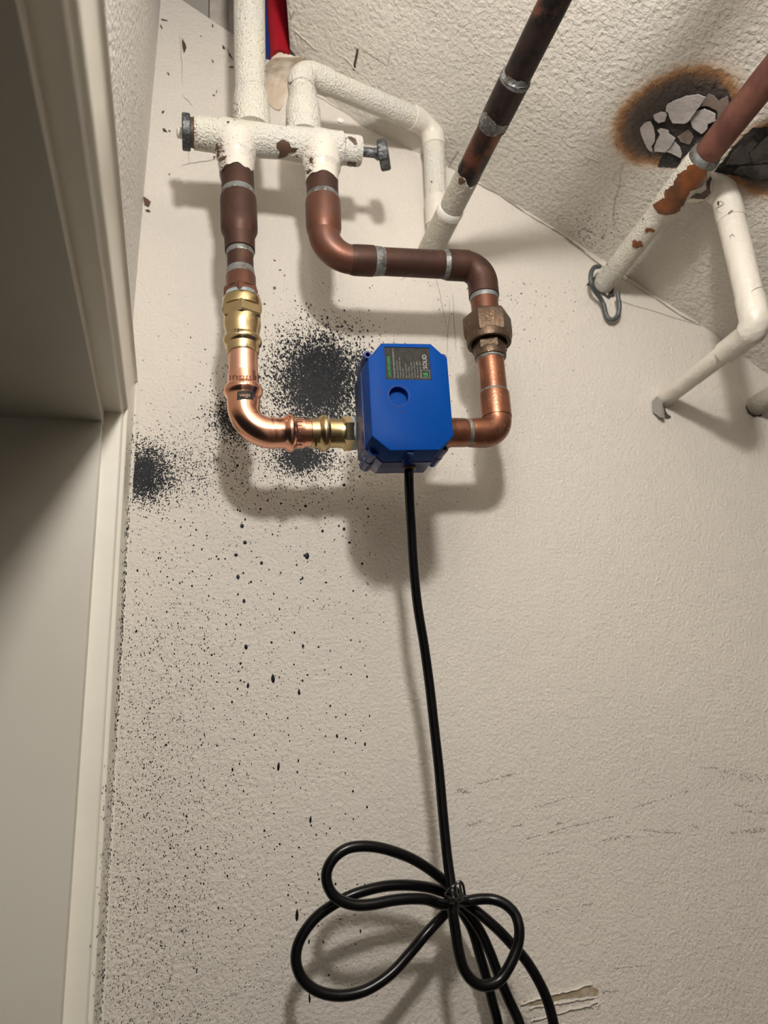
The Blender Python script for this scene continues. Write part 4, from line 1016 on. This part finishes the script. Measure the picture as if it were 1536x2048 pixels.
# smudges right of the drops, lower right scuffs made of small flecks
it = []
def line_flecks(x0, y0, x1, y1, n, sp, s=1.1):
    for _ in range(n):
        t_ = rs_.random(); it.append((x0 + (x1 - x0) * t_ + G(0, sp), y0 + (y1 - y0) * t_ + G(0, sp * .6), U(.4, s), U(.6, s * 1.8), 1.3 + U(-.3, .3)))
def c10(x, y): return (900 + x / 2.415, 1480 + y / 2.415)
for a_, b_, n, sp in (((40, 240), (80, 250), 50, 4), ((130, 215), (310, 162), 60, 1.2), ((410, 325), (600, 272), 35, 1.2), ((90, 412), (150, 395), 34, 2.5), ((300, 418), (350, 410), 20, 2), ((370, 478), (560, 425), 60, 1), ((560, 425), (800, 365), 60, 1.5), ((510, 405), (540, 400), 20, 3), ((740, 485), (870, 465), 50, 2.5), ((910, 435), (1100, 450), 60, 2), ((880, 330), (1250, 215), 60, 2), ((1200, 135), (1300, 135), 24, 1), ((1330, 160), (1536, 190), 120, 9), ((1380, 315), (1430, 320), 26, 3), ((1420, 345), (1536, 352), 30, 2), ((1340, 455), (1536, 430), 90, 5), ((1150, 400), (1210, 430), 16, 4), ((640, 798), (690, 790), 22, 2), ((460, 830), (530, 815), 14, 2), ((730, 1220), (810, 1212), 36, 3.5), ((790, 1103), (950, 1090), 36, .8), ((560, 1310), (720, 1290), 60, 3), ((380, 1345), (500, 1335), 40, 4), ((420, 560), (540, 538), 20, 1.5)):
    line_flecks(*c10(*a_), *c10(*b_), n, sp)
dots(it, cwd, m_scuff, 'scuff_flecks', wall_back)
# specks on the ceiling
it = []
for _ in range(150): it.append((G(1185, 28), G(462, 26), U(.5, 1.3), U(.5, 1.4), U(0, 3)))
for _ in range(120): it.append((U(1050, 1330), U(60, 480), U(.4, 1.1), U(.4, 1.3), U(0, 3)))
def ccd(x, y, l): return Cp(x, y) - Vector((.53, 0, .85)) * (l + .0003)
it = [q_ for q_ in it if P(q_[0], q_[1]).z > cz(P(q_[0], q_[1]).x) + .004]
dots(it, ccd, m_ink, 'dark_specks', ceiling)
# splatter on the casing edge beside the wall
REG['casing'] = REG['side_casing']
ccb = bvh(['casing'])
def casc(x, y, l):
    d = ray(x, y).normalized(); h = ccb.ray_cast(O, d)
    if h[0] is None: return None
    return h[0] - d * (l + .0002)
it = []
for _ in range(900):
    y = U(830, 2046); xe = 274 - (y - 780) * .0545; x = xe - abs(G(0, 5 if y < 1500 else 9)) - .8
    if y < 1000 and rs_.random() < .6: continue
    it.append((x, y, U(.4, 1.1), U(.8, 3.2), U(-.2, .1)))
dots(it, casc, m_ink, 'black_splatter', door)
# wax-like drips and dents in casing

mcs = bvh(['valve_body', 'socket', 'socket.001', 'socket.002', 'socket.003', 'pipe', 'pipe.001'])
def manc(x, y, l):
    d = ray(x, y).normalized(); h = mcs.ray_cast(O, d)
    if h[0] is None: return None
    n = h[1] if h[1].dot(d) < 0 else -h[1]
    return h[0] + n * (l * .6 + .0002)
it = []
for cx, cy, sx, sy, n in ((440, 300, 4, 12, 120), (445, 335, 6, 10, 110), (405, 290, 18, 4, 70), (390, 262, 3, 16, 60), (621, 325, 5, 14, 90), (470, 230, 3, 12, 40), (572, 245, 3, 10, 30), (500, 100, 16, 80, 70), (700, 280, 10, 5, 40), (540, 290, 60, 14, 50)):
    for _ in range(n): it.append((G(cx, sx), G(cy, sy), U(.35, .9), U(.4, 1.5), U(0, 3)))
dots(it, manc, m_brown, 'paint_specks', man)
REG.clear()
